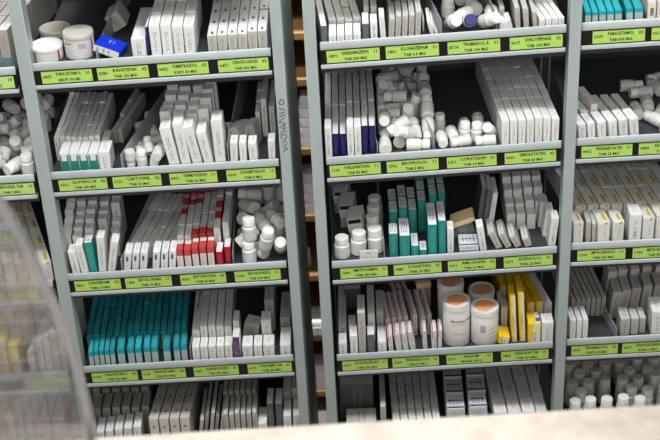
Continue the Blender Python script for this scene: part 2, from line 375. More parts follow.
LB = [
 ('L',1,41.6,92.5,'4473','PARACETAMOL','SIRUP 150 ML','01','green shelf label below the red-framed jar and its two neighbours'),
 ('L',1,97.5,149,'6280','RANITIDIN','TAB 150 MG','02','green shelf label below the bright blue tipped-over carton'),
 ('L',1,158,209,'0472','OMEPRAZOL','KAPS 20 MG','02','green shelf label below the four tall white cartons on the top shelf'),
 ('L',1,218.6,269,'6471','CIPROFLOXACIN','TAB 500 MG','02','green shelf label below the white cartons with dark dots on top'),
 ('L',2,59,107.5,'0261','ALLOPURINOL TAB','TAB 100 MG','02','green shelf label below the white cartons with scalloped teal fronts'),
 ('L',2,113,161.7,'0121','CAPTOPRIL','TAB 25 MG','02','green shelf label below the low heap of tiny vials beside a divider'),
 ('L',2,170,217.7,'0411','TRIMETAZIDIN','TAB 20 MG','11','green shelf label below the big leaning white cartons'),
 ('L',2,227,276,'6261','DEXAMETHASON','TAB 4 MG','11','green shelf label below the few small cartons next to the scribbled post'),
 ('L',3,74.7,121,'0801','DIAZEPAM','TABL 10 MG','02','green shelf label below the stepped crowd of narrow white cartons'),
 ('L',3,125.5,172,'1400','METOKLOPRAMID','TAB 10 MG','11','green shelf label below the flat grey cartons with curled strips behind'),
 ('L',3,180.6,226.4,'0020','KETOPROFEN','TAB 50 MG','03','green shelf label below the red and white cartons'),
 ('L',3,235,281,'1100','KETOKONAZOL','TAB 200 MG','11','green shelf label below the heap of white tubs next to the scribbled post'),
 ('L',4,92,138,'0100','PARACETAMOL','TAB 500 MG','02','green shelf label below the part of the teal block nearest the acrylic screen'),
 ('L',4,142,186,'0109','PARACETAMOL','TAB 500 MG','02','green shelf label below the part of the teal block next to white cartons'),
 ('L',4,194,239,'0007','NAPROXEN','TAB 250 MG','01','green shelf label below the white cartons and one purple-ended carton'),
 ('L',4,248,292,'6117','FUROSEMID TAB','TAB 40 MG','01','green shelf label below four low white cartons and one lying askew'),
 ('M',1,327,380,'1891','KARBAMAZEPIN','TAB 200 MG','11','green shelf label below four white cartons and dark grey ones, top shelf'),
 ('M',1,386,439,'1801','KLONAZEPAM','TAB 0.5 MG','11','green shelf label below the tightly packed grey cartons on the top shelf'),
 ('M',1,447.7,500,'E714','TRAMADOL R','TAB 100 MG','01','green shelf label below the small heap with one blue-capped vial'),
 ('M',1,509.5,562,'0617','DIKLOFENAK','TAB 100 MG','02','green shelf label below the row of short white cartons on the top shelf'),
 ('M',2,330,381,'1100','VALSARTAN','TAB 80 MG','11','green shelf label below the tall white and dark blue cartons'),
 ('M',2,387,438.6,'1702','BISOPROLOL','TAB 5 MG','11','green shelf label below the tall heap of grey-white bottles'),
 ('M',2,447,496.4,'L4-1','LORATADIN','TAB 10 MG','01','green shelf label below the short heap of vials on a bare tray'),
 ('M',2,504.5,555.5,'0901','SIMVASTATIN','TAB 20 MG','02','green shelf label below the regular block of white cartons'),
 ('M',3,340.6,388,'1204','METFORMIN','TABL 850 MG','11','green shelf label below the standing bottles and open-ended white cartons'),
 ('M',3,394,441.6,'1480','LOSARTAN','TABL 50 MG','02','green shelf label below the deep teal cartons with white tops'),
 ('M',3,448,495.5,'0411','AMLODIPIN','TAB 10 MG','02','green shelf label below the untidy pile with an orange-topped carton'),
 ('M',3,503.6,552,'0271','ATENOLOL','TABL 25 MG','01','green shelf label below the stepped small white carton stacks'),
 ('M',4,342.6,388,'0071','DOKSICIKLIN','TAB 100 MG','11','green shelf label below the grey-white cartons of very uneven height'),
 ('M',4,392.6,439,'1220','PREDNIZOLON','TAB 20 MG','12','green shelf label below the thin cartons with red stripes'),
 ('M',4,446.6,492.6,'L271','KALIUM','PRASAK 150 G','01','green shelf label below the big jars with orange lids'),
 ('M',4,501,548,'1802','RANITIDIN TAB','TAB 150 MG','01','green shelf label below the yellow cartons'),
 ('R',1,592,644,'0109','PARACETAMOL','TAB 500 MG','02','green shelf label below the teal cartons on the top shelf'),
 ('R',1,650.7,703,'0610','PARACETAMOL','TAB 500 MG','02','green shelf label below the brown-marked cartons, cut by the picture edge'),
 ('R',2,581,631.4,'0412','FENOBARBITON TAB','TAB 15 MG','11','green shelf label below six leaning white cartons beside a vial heap'),
 ('R',2,638,689,'0890','ENALAPRIL','TAB 10 MG','01','green shelf label below the vial heap cut by the picture edge'),
 ('R',3,577,624.6,'1100','METRONIDAZOL','TAB 250 MG','11','green shelf label below the yellow-striped cartons beside the post'),
 ('R',3,632,680,'1106','METRONIDAZOL','TAB 400 MG','11','green shelf label below the yellow-striped cartons at the picture edge'),
 ('R',4,571,617,'0270','TRAMADOL','KAPS 50 MG','02','green shelf label below the three white cartons in front of tall grey ones'),
 ('R',4,621.5,668,'6471','NITROGLICERIN','KAPS 1 MG','01','green shelf label below the grey cartons leaning beside a divider'),
]
for t in LB: price_label(*t)
price_label('FL',1,-36,14.5,'0100','MORFIN','TAB 10 MG','10','green shelf label beside the post, below grey cartons with teal feet', True)
price_label('FL',2,-16,34.5,'0201','FENTANIL TAB','TAB 5 MG','10','green shelf label beside the post, below the pale tub heap', True)
price_label('FL',3,-10,38,'1100','METRONIDAZOL','TAB 250 MG','11','green shelf label behind the edge of the acrylic screen, below yellow-striped cartons', True)
price_label('FL',3,-62,-17,'1101','METRONIDAZOL','TAB 250 MG','11','green shelf label just outside the screen curve, below yellow-striped cartons', True)
price_label('FL',4,25,70,'0410','DIGOKSIN','TAB 0.25 MG','02','green shelf label blurred behind the acrylic screen, on the lowest labelled shelf', True)
# resting places of the loose bottles in each heap (x, y, z and turn, measured from the bin's corner)
PILES = {
 'A': {'r': 0.009, 'h': 0.032, 'items': [
  (0.0188,0.1203,0.0092,0.7006,0.7069,-0.0154,0.0954), (0.0379,0.1302,0.0092,0.5989,0.465,0.5327,-0.3759), (0.0569,0.1616,0.0092,0.6599,-0.7033,0.073,0.254),
  (0.0159,0.0822,0.0092,0.707,0.6235,0.3335,0.0143), (0.0322,0.0101,0.0163,0.9199,-0,-0,0.3922), (0.0163,0.0306,0.0092,0.3696,-0.6028,0.3696,-0.6029),
  (0.0431,0.0885,0.0092,0.5824,-0.1283,-0.6954,0.401), (0.0538,0.0163,0.0092,0.3688,0.3703,0.6024,-0.6033), (0.0185,0.1512,0.0092,0.3388,0.4317,0.56,0.6207),
  (0.0305,0.0612,0.0092,0.0144,0.6235,0.3336,-0.707), (0.0397,0.0484,0.0204,0.7796,-0.3355,-0.3028,-0.4336), (0.0605,0.1205,0.0092,0.6029,0.6028,-0.3697,0.3695),
  (0.0608,0.0519,0.0092,0.2706,0.2706,0.6533,-0.6533), (0.0126,0.0121,0.0163,0,0.9449,0.3274,-0), (0.0329,0.1878,0.0092,0.4256,-0.5087,0.4911,-0.5647),
  (0.0608,0.0083,0.0262,0.06,-0.06,-0.7043,-0.7048),
 ]},
 'B': {'r': 0.0125, 'h': 0.044, 'items': [
  (0.0601,0.2286,0.0126,0.6876,0.6876,-0.165,0.165), (0.06,0.1812,0.0126,0.6864,0.6887,0.1601,-0.1701), (0.0852,0.0958,0.0223,0.8172,-0,-0,-0.5763),
  (0.0854,0.2462,0.0126,0.6533,0.6533,-0.2706,0.2706), (0.0276,0.0127,0.0223,0.6512,0,0,-0.7589), (0.0842,0.1316,0.0126,0.5503,-0.525,0.4737,0.4441),
  (0.0408,0.0358,0.0126,0.123,-0.5647,0.4256,0.6963), (0.0226,0.2548,0.0126,0.0466,-0.7041,-0.0648,0.7056), (0.0853,0.1703,0.0252,0.8033,0.2766,0.1717,-0.4988),
  (0.0147,0.0765,0.0126,0.0897,0.0216,0.7068,-0.7014), (0.0236,0.1773,0.0126,0.1774,0.2828,-0.6481,-0.6845), (0.0439,0.2021,0.0322,0.5738,-0.0131,0.4849,0.6599),
  (0.0723,0.1909,0.0454,0.9513,-0.0398,0.151,-0.2657), (0.0127,0.2207,0.0314,0.1491,0.2143,-0.7924,0.5513), (0.0599,0.1663,0.0476,0.0002,0.8708,-0.4916,-0.0003),
  (0.0775,0.0715,0.0223,0.9736,-0,0,0.2283), (0.061,0.0131,0.046,0.9637,0.0941,0.1357,-0.2098), (0.0128,0.1635,0.0315,0.5108,-0.3195,0.4232,0.6767),
  (0.0257,0.2508,0.0507,0.8418,0.0456,0.2576,-0.4722), (0.0538,0.0594,0.0205,0.7979,0.4884,0.2453,0.2542), (0.0471,0.0996,0.0126,0.1631,-0.6539,0.2691,0.688),
  (0.0842,0.0248,0.0244,0.8001,0.3271,0.2174,-0.4534), (0.0762,0.0624,0.0573,0.7069,0.6252,0.3304,0.0176), (0.0402,0.1421,0.0255,0.8966,0.1945,-0.2117,-0.337),
  (0.0379,0.2305,0.0251,0.1381,-0.2957,-0.8881,0.3238), (0.0126,0.1197,0.024,0.4172,-0.9053,-0.0721,-0.0332), (0.0253,0.0393,0.0372,0.0503,-0.4599,-0.1595,-0.8721),
  (0.0608,0.1104,0.0464,0.1329,0.7345,-0.5607,-0.3583), (0.0312,0.0166,0.0669,0.9801,0,-0,-0.1984), (0.0236,0.1222,0.0524,0.017,-0.4925,0.5934,0.6364),
  (0.0751,0.1911,0.0813,0.4265,0.5961,0.2366,-0.6378), (0.0726,0.1304,0.0354,0.6982,-0.0145,0.5614,-0.4441), (0.0758,0.2473,0.0361,0.6522,0.6541,-0.2587,0.2825),
  (0.0561,0.2444,0.052,0.5183,-0.6447,-0.5294,-0.1884), (0.0238,0.1595,0.0565,0.0271,-0.6556,-0.0373,0.7537), (0.0372,0.0869,0.0388,0.0278,-0.9219,-0.1639,0.3499),
  (0.0852,0.1542,0.0611,0.9035,-0.3595,-0.0829,-0.2182), (0.0545,0.0492,0.0539,0.6244,0.6022,0.4869,-0.1021), (0.0254,0.1931,0.0517,0.4432,0.6703,0.1622,0.5727),
 ]},
 'C': {'r': 0.0115, 'h': 0.036, 'items': [
  (0.0356,0.0584,0.0117,0.6326,0.6744,-0.2127,-0.316), (0.0183,0.0195,0.018,0.7908,0.5392,-0.0703,0.2808), (0.076,0.0138,0.0187,0.8279,0.4652,0.2337,0.2085),
  (0.0131,0.0827,0.0183,0.9053,-0,-0,0.4248), (0.0441,0.0201,0.0179,0.7628,0.5118,-0.1931,0.3449), (0.0395,0.1411,0.0117,0.7029,-0.7063,-0.0341,-0.0773),
  (0.0295,0.1728,0.0117,0.7004,0.2312,-0.6682,-0.0972), (0.0561,0.093,0.0117,0.5466,-0.6477,0.2836,0.4485), (0.0834,0.0526,0.0117,0.4507,0.4673,0.5307,-0.5449),
 ]},
 'D': {'r': 0.011, 'h': 0.04, 'items': [
  (0.0401,0.0411,0.0112,0.7066,-0.6935,0.1381,-0.0273), (0.0195,0.2335,0.0112,0.6368,0.4074,-0.5779,0.3075), (0.0601,0.0899,0.0112,0.6633,0.7023,-0.0826,0.245),
  (0.0868,0.2308,0.0112,0.7049,0.7049,0.0557,-0.0557), (0.0868,0.1952,0.0223,0.0732,-0.0292,0.3697,0.9258), (0.0112,0.1588,0.0203,0.9969,-0,-0,-0.0788),
  (0.0674,0.0112,0.0112,0.165,0.6876,0.165,0.6876), (0.0203,0.2788,0.0112,0.5378,-0.4591,-0.5378,0.4591), (0.0868,0.0791,0.0112,0.4586,0.4595,0.5375,-0.5382),
  (0.0519,0.199,0.0112,0.4372,0.7021,0.084,0.5557), (0.0112,0.2516,0.0271,0.0641,0.0366,0.4949,-0.8658), (0.0305,0.2214,0.0276,0.2568,0.1161,0.7128,0.6422),
  (0.0382,0.0854,0.0112,0.1386,0.028,-0.7066,-0.6934), (0.0572,0.2329,0.0112,0.6771,0.7007,0.0951,0.204), (0.0112,0.0891,0.0112,0.6876,0.6876,-0.1649,0.165),
  (0.0223,0.1264,0.0112,0.7071,0.5035,0.4964,-0.0051), (0.0453,0.021,0.0316,0.8231,0.2511,-0.4875,0.1473), (0.0112,0.0203,0.0112,0.1649,-0.1649,0.6876,0.6876),
  (0.0695,0.1559,0.0112,0.5104,0.707,0.0149,-0.4894), (0.0113,0.1956,0.0203,0.8706,0,0,0.492), (0.0403,0.1799,0.0112,0.2967,0.3938,-0.5873,-0.6419),
  (0.0868,0.0955,0.0335,0.165,-0.165,-0.6876,-0.6876), (0.0784,0.2335,0.034,0.7998,0.5051,0.1166,0.3028), (0.0636,0.0499,0.021,0.2801,-0.2004,0.3972,0.8507),
  (0.048,0.2051,0.0335,0.2413,-0.1316,-0.6905,0.6691), (0.0219,0.0582,0.0216,0.7749,-0.3592,0.2197,-0.4715), (0.0868,0.0408,0.0235,0.3046,0.5735,0.6716,-0.3567),
  (0.0599,0.1822,0.0392,0.1319,0.3017,0.7687,0.5484), (0.0866,0.0693,0.054,0.8804,-0.4676,0.0369,0.0695), (0.0868,0.127,0.0203,0,0.0788,-0.9969,0),
  (0.0576,0.2653,0.0324,0.9485,0.1859,0.2549,0.0295), (0.0755,0.1498,0.0319,0.5685,0.2851,0.7452,0.2005), (0.0355,0.1573,0.0341,0.6471,0.3104,0.0863,-0.691),
  (0.0228,0.1134,0.032,0.0824,0.6784,-0.3166,-0.6579), (0.0868,0.263,0.0203,0.9969,0,0,-0.0783), (0.0658,0.1029,0.0414,0.9688,-0.0657,0.1422,-0.1923),
  (0.0353,0.0412,0.0346,0.2864,0.8352,-0.1709,-0.4372), (0.0455,0.2359,0.0485,0.7672,-0.096,-0.6125,0.1646), (0.0224,0.0889,0.0349,0.4998,-0.6085,-0.4221,0.4491),
  (0.0226,0.2021,0.0516,0.6853,0.601,-0.3267,-0.25), (0.0463,0.1338,0.0112,0.2135,0.3167,-0.6322,-0.6741), (0.0868,0.2697,0.0518,0.7049,-0.7049,0.0558,0.0556),
  (0.0113,0.0581,0.0432,0.6997,0.5801,0.2662,-0.3211), (0.0545,0.128,0.0335,0.644,0.4414,0.5524,0.2919), (0.0341,0.1213,0.0528,0.2762,-0.7015,-0.183,0.631),
  (0.0537,0.0714,0.0435,0.8806,0.3065,-0.1329,0.336), (0.0231,0.1728,0.0493,0.5464,0.5018,0.0938,-0.6639), (0.03,0.2669,0.0346,0.723,0.5212,0.4411,-0.1051),
  (0.0868,0.143,0.0519,0.5477,-0.5445,0.4478,0.4505), (0.0858,0.1823,0.0411,0.2165,0.5917,0.7155,-0.3018),
 ]},
 'E': {'r': 0.01, 'h': 0.034, 'items': [
  (0.052,0.0715,0.0102,0.5724,0.4999,-0.5001,0.4151), (0.0846,0.0108,0.0102,0.4694,0.5466,-0.4486,-0.5289), (0.0933,0.0316,0.019,0.8774,0.4082,-0.048,-0.2474),
  (0.0424,0.0148,0.0102,0.706,0.1498,-0.6911,0.0394), (0.0715,0.0324,0.0173,0.9942,0,-0,0.1075), (0.0114,0.0272,0.0102,0.5204,0.5546,-0.4387,0.4788),
  (0.0781,0.0875,0.0102,0.6567,0.6498,-0.2789,0.2623), (0.0521,0.0387,0.0173,0.3901,-0,0,0.9208), (0.0814,0.058,0.0102,0.0292,0.6931,0.1398,-0.7065),
  (0.0112,0.0778,0.0173,0.9792,0,0,0.2028), (0.0307,0.0441,0.0102,0.6268,0.5761,0.41,-0.3274),
 ]},
 'G': {'r': 0.011, 'h': 0.04, 'items': [
  (0.0906,0.12,0.0112,0.5319,-0.1739,0.6854,0.466), (0.0963,0.0813,0.0112,0.57,0.318,0.6316,0.4185), (0.0345,0.0994,0.0112,0.6916,0.6832,-0.1824,0.1474),
  (0.1087,0.0089,0.0212,0.8304,0.4049,0.1677,-0.344), (0.0212,0.1798,0.0112,0.1812,0.6913,0.1487,0.6835), (0.1064,0.1986,0.0112,0.7005,-0.707,0.0146,0.0967),
  (0.0725,0.2042,0.0112,0.6615,-0.0776,-0.7028,0.2497), (0.0324,0.1498,0.0112,0.492,0.5657,-0.4243,-0.5079), (0.0362,0.0452,0.0112,0.7051,-0.6045,-0.3669,0.0527),
  (0.0593,0.0113,0.0112,0.0584,-0.7051,0.053,-0.7047), (0.1088,0.0463,0.0209,0.4668,0.2349,-0.3832,0.7616), (0.0112,0.0812,0.0112,0.4589,-0.4592,0.5377,0.5379),
  (0.0851,0.1741,0.0112,0.5412,0.3644,0.606,-0.455), (0.0622,0.168,0.0112,0.1671,-0.3677,0.604,0.6871), (0.056,0.0769,0.0112,0.5142,-0.6658,-0.238,-0.4854),
  (0.0773,0.0432,0.0112,0.377,-0.6074,0.3621,-0.5982),
 ]},
 'I': {'r': 0.012, 'h': 0.036, 'items': [
  (0.0122,0.1408,0.0122,0.4597,0.4584,0.5384,-0.5372), (0.0878,0.0163,0.0183,0.9782,0,-0,0.2079), (0.0123,0.0595,0.0183,0.8314,-0,0,-0.5556),
  (0.0495,0.1535,0.0122,0.5779,0.3117,0.6347,-0.4075), (0.0853,0.0432,0.0183,0,-0.9991,0.0417,0), (0.0361,0.1459,0.0311,0.6877,-0.2822,0.3329,-0.5802),
  (0.0878,0.0833,0.0122,0.705,0.7048,-0.0571,0.0543), (0.0356,0.2184,0.0122,0.4283,-0.623,0.3346,0.5627), (0.03,0.1052,0.0122,0.5287,-0.3692,-0.603,-0.4695),
  (0.0813,0.1275,0.0122,0.3804,0.6094,0.3586,0.5961), (0.0876,0.0738,0.0365,0.5413,-0.5344,-0.4631,-0.455), (0.0618,0.0218,0.0122,0.5871,0.2969,-0.6418,0.394),
  (0.0549,0.108,0.0201,0.8022,-0.1518,-0.4513,-0.3602), (0.0781,0.2278,0.0122,0.5378,0.4591,0.5378,0.4591), (0.0423,0.1842,0.0122,0.6254,-0.0104,0.707,0.33),
  (0.0449,0.0738,0.0123,0.3728,-0.2263,-0.6699,0.6009), (0.0398,0.0393,0.0208,0.2758,0.7762,0.4588,-0.3331), (0.0122,0.0896,0.0373,0.3895,-0.8378,-0.347,-0.1613),
  (0.0744,0.2047,0.0199,0.0661,-0.8275,0.2867,-0.4782), (0.0784,0.1363,0.0349,0.5032,0.6197,-0.2207,-0.5604), (0.02,0.1242,0.0365,0.6691,-0.1206,0.6965,-0.2295),
  (0.0122,0.0342,0.0183,0,-0.6414,0.7672,-0), (0.0877,0.1774,0.0183,0.9811,0,-0,-0.1937), (0.0122,0.1959,0.0204,0.82,0.4255,-0.1763,0.3397),
  (0.0737,0.1575,0.0214,0.667,0.0521,-0.184,-0.7201), (0.0634,0.0582,0.0361,0.9114,0.3282,0.1106,-0.2222), (0.0878,0.2134,0.0392,0.65,0.5518,0.3382,-0.3983),
  (0.079,0.1046,0.0397,0.3639,-0.3154,0.1467,-0.8641), (0.0219,0.2181,0.033,0.2453,-0.1615,0.6503,-0.7006), (0.0127,0.1626,0.0366,0.2064,0.1071,-0.448,0.8633),
  (0.0342,0.0162,0.0331,0.7096,-0.3366,0.2653,0.5593), (0.0517,0.2181,0.0377,0.2806,-0.6281,0.6038,0.4026),
 ]},
}
# ------------------------------------------------------------------ cartons
MESHES = {}
def carton_mesh(w, d, h, style):
    key = (round(w, 4), round(d, 3), round(h, 3), style)
    if key in MESHES: return MESHES[key]
    m = MB().box(-w/2, w/2, 0, d, 0, h)
    bmesh.ops.recalc_face_normals(m.bm, faces=m.bm.faces[:])
    bmesh.ops.bevel(m.bm, geom=m.bm.edges[:], offset=.0005, segments=1, affect='EDGES', profile=.5)
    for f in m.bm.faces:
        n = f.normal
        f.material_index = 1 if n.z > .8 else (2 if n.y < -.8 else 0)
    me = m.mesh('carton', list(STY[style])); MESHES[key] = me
    return me
def flap_mesh(w, h, style):
    key = ('flap', round(w, 4), round(h, 3), style)
    if key not in MESHES:
        MESHES[key] = MB().box(-w*.46, w*.46, -.0005, 0, h*.06, h*.955).mesh('end_flap', STY[style][2], .0002)
    return MESHES[key]
def bar_mesh(w, h):
    key = ('bar', round(w, 4), round(h, 3))
    if key not in MESHES: MESHES[key] = MB().box(-w*.2, w*.2, -.0008, -.0005, 0, h*.3).mesh('barcode_panel', 'barcode')
    return MESHES[key]
KIND = {'white': 'white_carton', 'plain': 'white_carton', 'barcoded': 'barcoded_carton', 'grey': 'grey_carton', 'dotted': 'dot_topped_carton', 'teal': 'teal_carton', 'deepteal': 'white_topped_carton',
        'scallop': 'scalloped_carton', 'red': 'red_banded_carton', 'redfull': 'red_carton', 'redstripe': 'red_striped_carton', 'redmark': 'red_marked_carton', 'yellowstripe': 'yellow_striped_carton',
        'yellow': 'yellow_carton', 'yellowblue': 'yellow_carton', 'blue': 'blue_fronted_carton', 'bright': 'blue_carton', 'purple': 'purple_ended_carton', 'bluetab': 'blue_marked_carton', 'slate': 'slate_carton',
        'cream': 'cream_carton', 'blackstripe': 'black_striped_carton', 'pink': 'pinkish_carton', 'brownmark': 'brown_marked_carton', 'tealfoot': 'teal_footed_carton'}
BINS = []
class Bin:
    def __init__(s, phrase, group): s.phrase, s.group, s.items = phrase, group, []
    def add(s, o, look, row, x, cat='box'): s.items.append((look, row, x, o, cat))
    def finish(s):
        d = {}
        for it in s.items: d.setdefault((it[0], it[1]), []).append(it)
        rows = {}
        for it in s.items: rows.setdefault(it[0], set()).add(it[1])
        for (look, row), L in d.items():
            L.sort(key=lambda t: t[2])
            rs = sorted(rows[look])
            rw = '' if len(rs) == 1 else (', front row' if row == rs[0] else f', {ordw(rs.index(row)+1)} row')
            for i, it in enumerate(L):
                pos = '' if len(L) == 1 else f', {ordw(i+1)} from left'
                tag(it[3], f'{look}{pos}{rw}, {s.phrase}', it[4], s.group)
LOOK = {'white': 'white carton', 'plain': 'white carton', 'barcoded': 'barcoded carton', 'grey': 'grey carton', 'dotted': 'dot-topped carton', 'teal': 'teal carton', 'deepteal': 'white-topped teal carton',
        'scallop': 'scalloped teal-white carton', 'red': 'red-banded carton', 'redfull': 'red carton', 'redstripe': 'red-striped carton', 'redmark': 'red-marked carton', 'yellowstripe': 'yellow-striped carton',
        'yellow': 'yellow carton', 'yellowblue': 'yellow carton', 'blue': 'white carton with dark blue front', 'bright': 'bright blue carton', 'purple': 'purple-ended carton', 'bluetab': 'blue-marked carton', 'slate': 'slate carton',
        'cream': 'cream carton', 'blackstripe': 'black-striped carton', 'pink': 'pinkish carton', 'brownmark': 'brown-marked carton', 'tealfoot': 'teal-footed grey carton'}
V0 = .007

def put_carton(b, row, X, v, z, w, d, h, style, lean=0.0, yaw=0.0, pitch=0.0, look=None, flap=False, bar=False, s=None):
    """carton standing at X (centre of its front foot), v behind the shelf front, its lowest corner at z"""
    me = carton_mesh(w, d, h, style)
    o = link(KIND[style], me)
    rot = Matrix.Rotation(yaw, 4, 'Z') @ Matrix.Rotation(lean, 4, 'Y') @ Matrix.Rotation(pitch, 4, 'X')
    cs = [rot @ Vector(c) for c in ((-w/2,0,0),(w/2,0,0),(-w/2,d,0),(w/2,d,0),(-w/2,0,h),(w/2,0,h),(-w/2,d,h),(w/2,d,h))]
    o.matrix_world = Matrix.Translation((X, v, z-min(c.z for c in cs)+.0003+.034*w/2)) @ rot
    if flap:
        f = link('end_flap', flap_mesh(w, h, style), o)
        if bar:
            g = link('barcode_panel', bar_mesh(w, h), o); g.location = (0, 0, h*.12)
    b.add(o, look or LOOK[style], row, proj(o.matrix_world @ Vector((0, 0, h)))[0])
    return o
def carton(b, s, xl, xr, yt, dep=.05, v=V0, row=1, style='white', tilt=0, yaw=0, shrink=.0005, yb=None, flap=True, bar=False, look=None, z=None):
    """front face between image columns xl..xr at its foot, top edge at image row yt; tilt = sideways shift of the top in image px"""
    zo = 0 if z is None else z
    X0, X1 = bx(s, xl, v, zo), bx(s, xr, v, zo); w = (X1-X0)-2*shrink; X = (X0+X1)/2
    z0 = zf(s, X)+zo
    top = hitY((xl+xr)/2+tilt, yt, v)
    h = max(.006, top.z-z0)
    a = math.atan2(top.x-X, h) if tilt else 0
    if yb is not None: dep = max(.008, hitZ((xl+xr)/2+tilt, yb, top.z).y-v)
    h2 = h/math.cos(a)-w/2*abs(math.sin(a))*.5 if tilt else h
    return put_carton(b, row, X, v, z0, w*math.cos(a) if tilt else w, dep, h2, style, a, yaw, flap=flap, bar=bar, look=look, s=s)
def block(b, s, xs, yt, nrow, dep, style='white', v=V0, gap=.0012, slant=0.0, dh=0.0, tilt=0, row0=1, jit=0.0, styles=None, skip=(), yaw=0, hj=0.0, rstart=0, obs=None, h=None):
    """columns with edges xs (list of (xl, xr)) repeated nrow times into the shelf; slant = sideways drift per metre of depth"""
    if obs:                                   # drift read off one line along the carton tops, front to back
        p0 = hitY(obs[0], obs[1], v); p1 = hitZ(obs[2], obs[3], p0.z); slant = (p1.x-p0.x)/(p1.y-p0.y)
    h_in = h
    for ci, (xl, xr) in enumerate(xs):
        X0, X1 = bx(s, xl, v), bx(s, xr, v); w = X1-X0-.0008; X = (X0+X1)/2
        y0 = yt[ci] if isinstance(yt, (list, tuple)) else yt
        z0 = zf(s, X); top = hitY((xl+xr)/2+tilt, y0, v); h = h_in or top.z-z0
        a = math.atan2(top.x-X, h) if tilt else 0
        vv = v
        for r in range(nrow):
            if (ci, r) not in skip:
                st = styles(ci, r) if styles else style
                hh = max(.008, h+dh*r+rnd.uniform(-hj, hj)); hh = hh/math.cos(a) if a else hh
                v2 = vv+(rnd.uniform(0, jit) if r else 0)
                put_carton(b, row0+r, X+slant*(v2-v), v2, zf(s, X+slant*(v2-v)), w*math.cos(a), dep-.0005, hh, st, a, math.atan(-slant) if slant else yaw, flap=(r == 0 and rstart == 0))
            vv += dep+gap+jit
def cols(xa_, xb_, n, gap=.25): 
    p = (xb_-xa_)/n; return [(xa_+p*i+gap, xa_+p*(i+1)-gap) for i in range(n)]
def bin_(phrase, group):
    b = Bin(phrase, group); BINS.append(b); return b

# ------------------------------------------------------------------ jars and bottles
def jar(b, s, xc, yc, rpx, v, row, look, lidmat='lid', style='frame', tilt=0.0):
    p = hitY(xc, yc, v); z0 = zf(s, p.x); H = p.z-z0
    dist = (M_wc.transposed() @ (p-CAM)).z; r = rpx*dist/FPX
    root = empty('plastic_jar', (p.x, v, z0+.0004+.034*r))
    lh = H*.13 if style != 'powder' else .006
    m = MB(); m.lathe([(0,0),(r*.92,0),(r*.955,.002),(r*.955,H-lh-.002),(r*.90,H-lh),(0,H-lh)], 40); m.build('jar_body', 'white_plastic', root)
    if style == 'powder':
        m = MB(); m.lathe([(r*.957,H*.84),(r*.985,H*.845),(r*.985,H-.003),(r*.96,H),(r*.80,H),(r*.78,H-.0018),(0,H-.0018)], 44); m.build('lid', 'lid', root)
        m = MB(); pts = [m.bm.verts.new((r*.77*math.cos(t), r*.77*math.sin(t), H-.0012)) for t in [R(-150+10*k) for k in range(0, 30)] if not (math.cos(t-R(-50)) > .80)]
        m.bm.faces.new(pts); o = m.build('foil_seal', 'orange', root); o['label'] = 'orange torn seal'
        bm = bmesh.new()
        return root, r, H
    m = MB(); m.lathe([(r*.99,H-lh-.003),(r,H-lh),(r,H-.002),(r*.95,H),(r*.90,H),(r*.88,H-.0006),(0,H-.0006)], 44); m.build('lid', lidmat, root)
    # wrap label on the front half
    def wrap(name, mt, a0, a1, z0_, z1_, off, n=14):
        m = MB(); rr = r*.95+off
        A = [m.bm.verts.new((rr*math.cos(t), rr*math.sin(t), z0_)) for t in [R(a0+(a1-a0)*k/n) for k in range(n+1)]]
        B = [m.bm.verts.new((rr*math.cos(t), rr*math.sin(t), z1_)) for t in [R(a0+(a1-a0)*k/n) for k in range(n+1)]]
        for k in range(n): m.bm.faces.new((A[k], A[k+1], B[k+1], B[k]))
        return m.build(name, mt, root)
    if style == 'frame':
        wrap('paper_label', 'paper', -130, -30, H*.05, H*.76, .0003)
        o = MB()
        wrap('label_border', 'red', -135, -127, H*.02, H*.80, .0005, 3); wrap('label_border', 'red', -40, -30, H*.02, H*.80, .0005, 3); wrap('label_border', 'red', -135, -30, H*.76, H*.81, .0005)
    else:
        wrap('paper_label', 'paper', -150, -30, H*.08, H*.78, .0003); wrap('label_band', 'jar_grey', -85, -55, H*.45, H*.66, .0005, 4)
        wrap('label_stripe', 'red', -29, -20, H*.05, H*.8, .0005, 3); wrap('label_stripe', 'red', -150, -112, H*.62, H*.66, .0005, 6)
    b.add(root, look, row, xc, 'jar')
    return root, r, H
def wrap_text(root, txt, size, r, z, a0, mt='black_print', name='lettering'):
    me = text_mesh(txt, size)
    for v in me.vertices:
        t = R(a0)+v.co.x/r; y = v.co.y
        v.co = (r*math.cos(t), r*math.sin(t), z+y)
    me.materials.append(MT[mt]); me.name = name
    return link(name, me, root)
def bottle_meshes(r, h, kind='round'):
    key = ('bot', r, h, kind)
    if key in MESHES: return MESHES[key]
    hb = h*.66
    m = MB(); m.lathe([(0,-h/2),(r*.9,-h/2),(r,-h/2+.0015),(r,-h/2+hb-.003),(r*.74,-h/2+hb),(r*.70,h/2-h*.1),(0,h/2-h*.1)], 20); body = m.mesh('pill_bottle', 'cream_plastic')
    m = MB(); m.lathe([(r*.78,-h/2+hb+.0012),(r*.88,-h/2+hb+.0014),(r*.88,h/2-.0012),(r*.80,h/2),(0,h/2)], 24, rib=.05); cap = m.mesh('cap', 'cap_plastic')
    m = MB(); m.lathe([(r*1.012,-h/2+hb*.16),(r*1.012,-h/2+hb*.78)], 20); lab = m.mesh('paper_label', 'paper')
    MESHES[key] = (body, cap, lab); return MESHES[key]
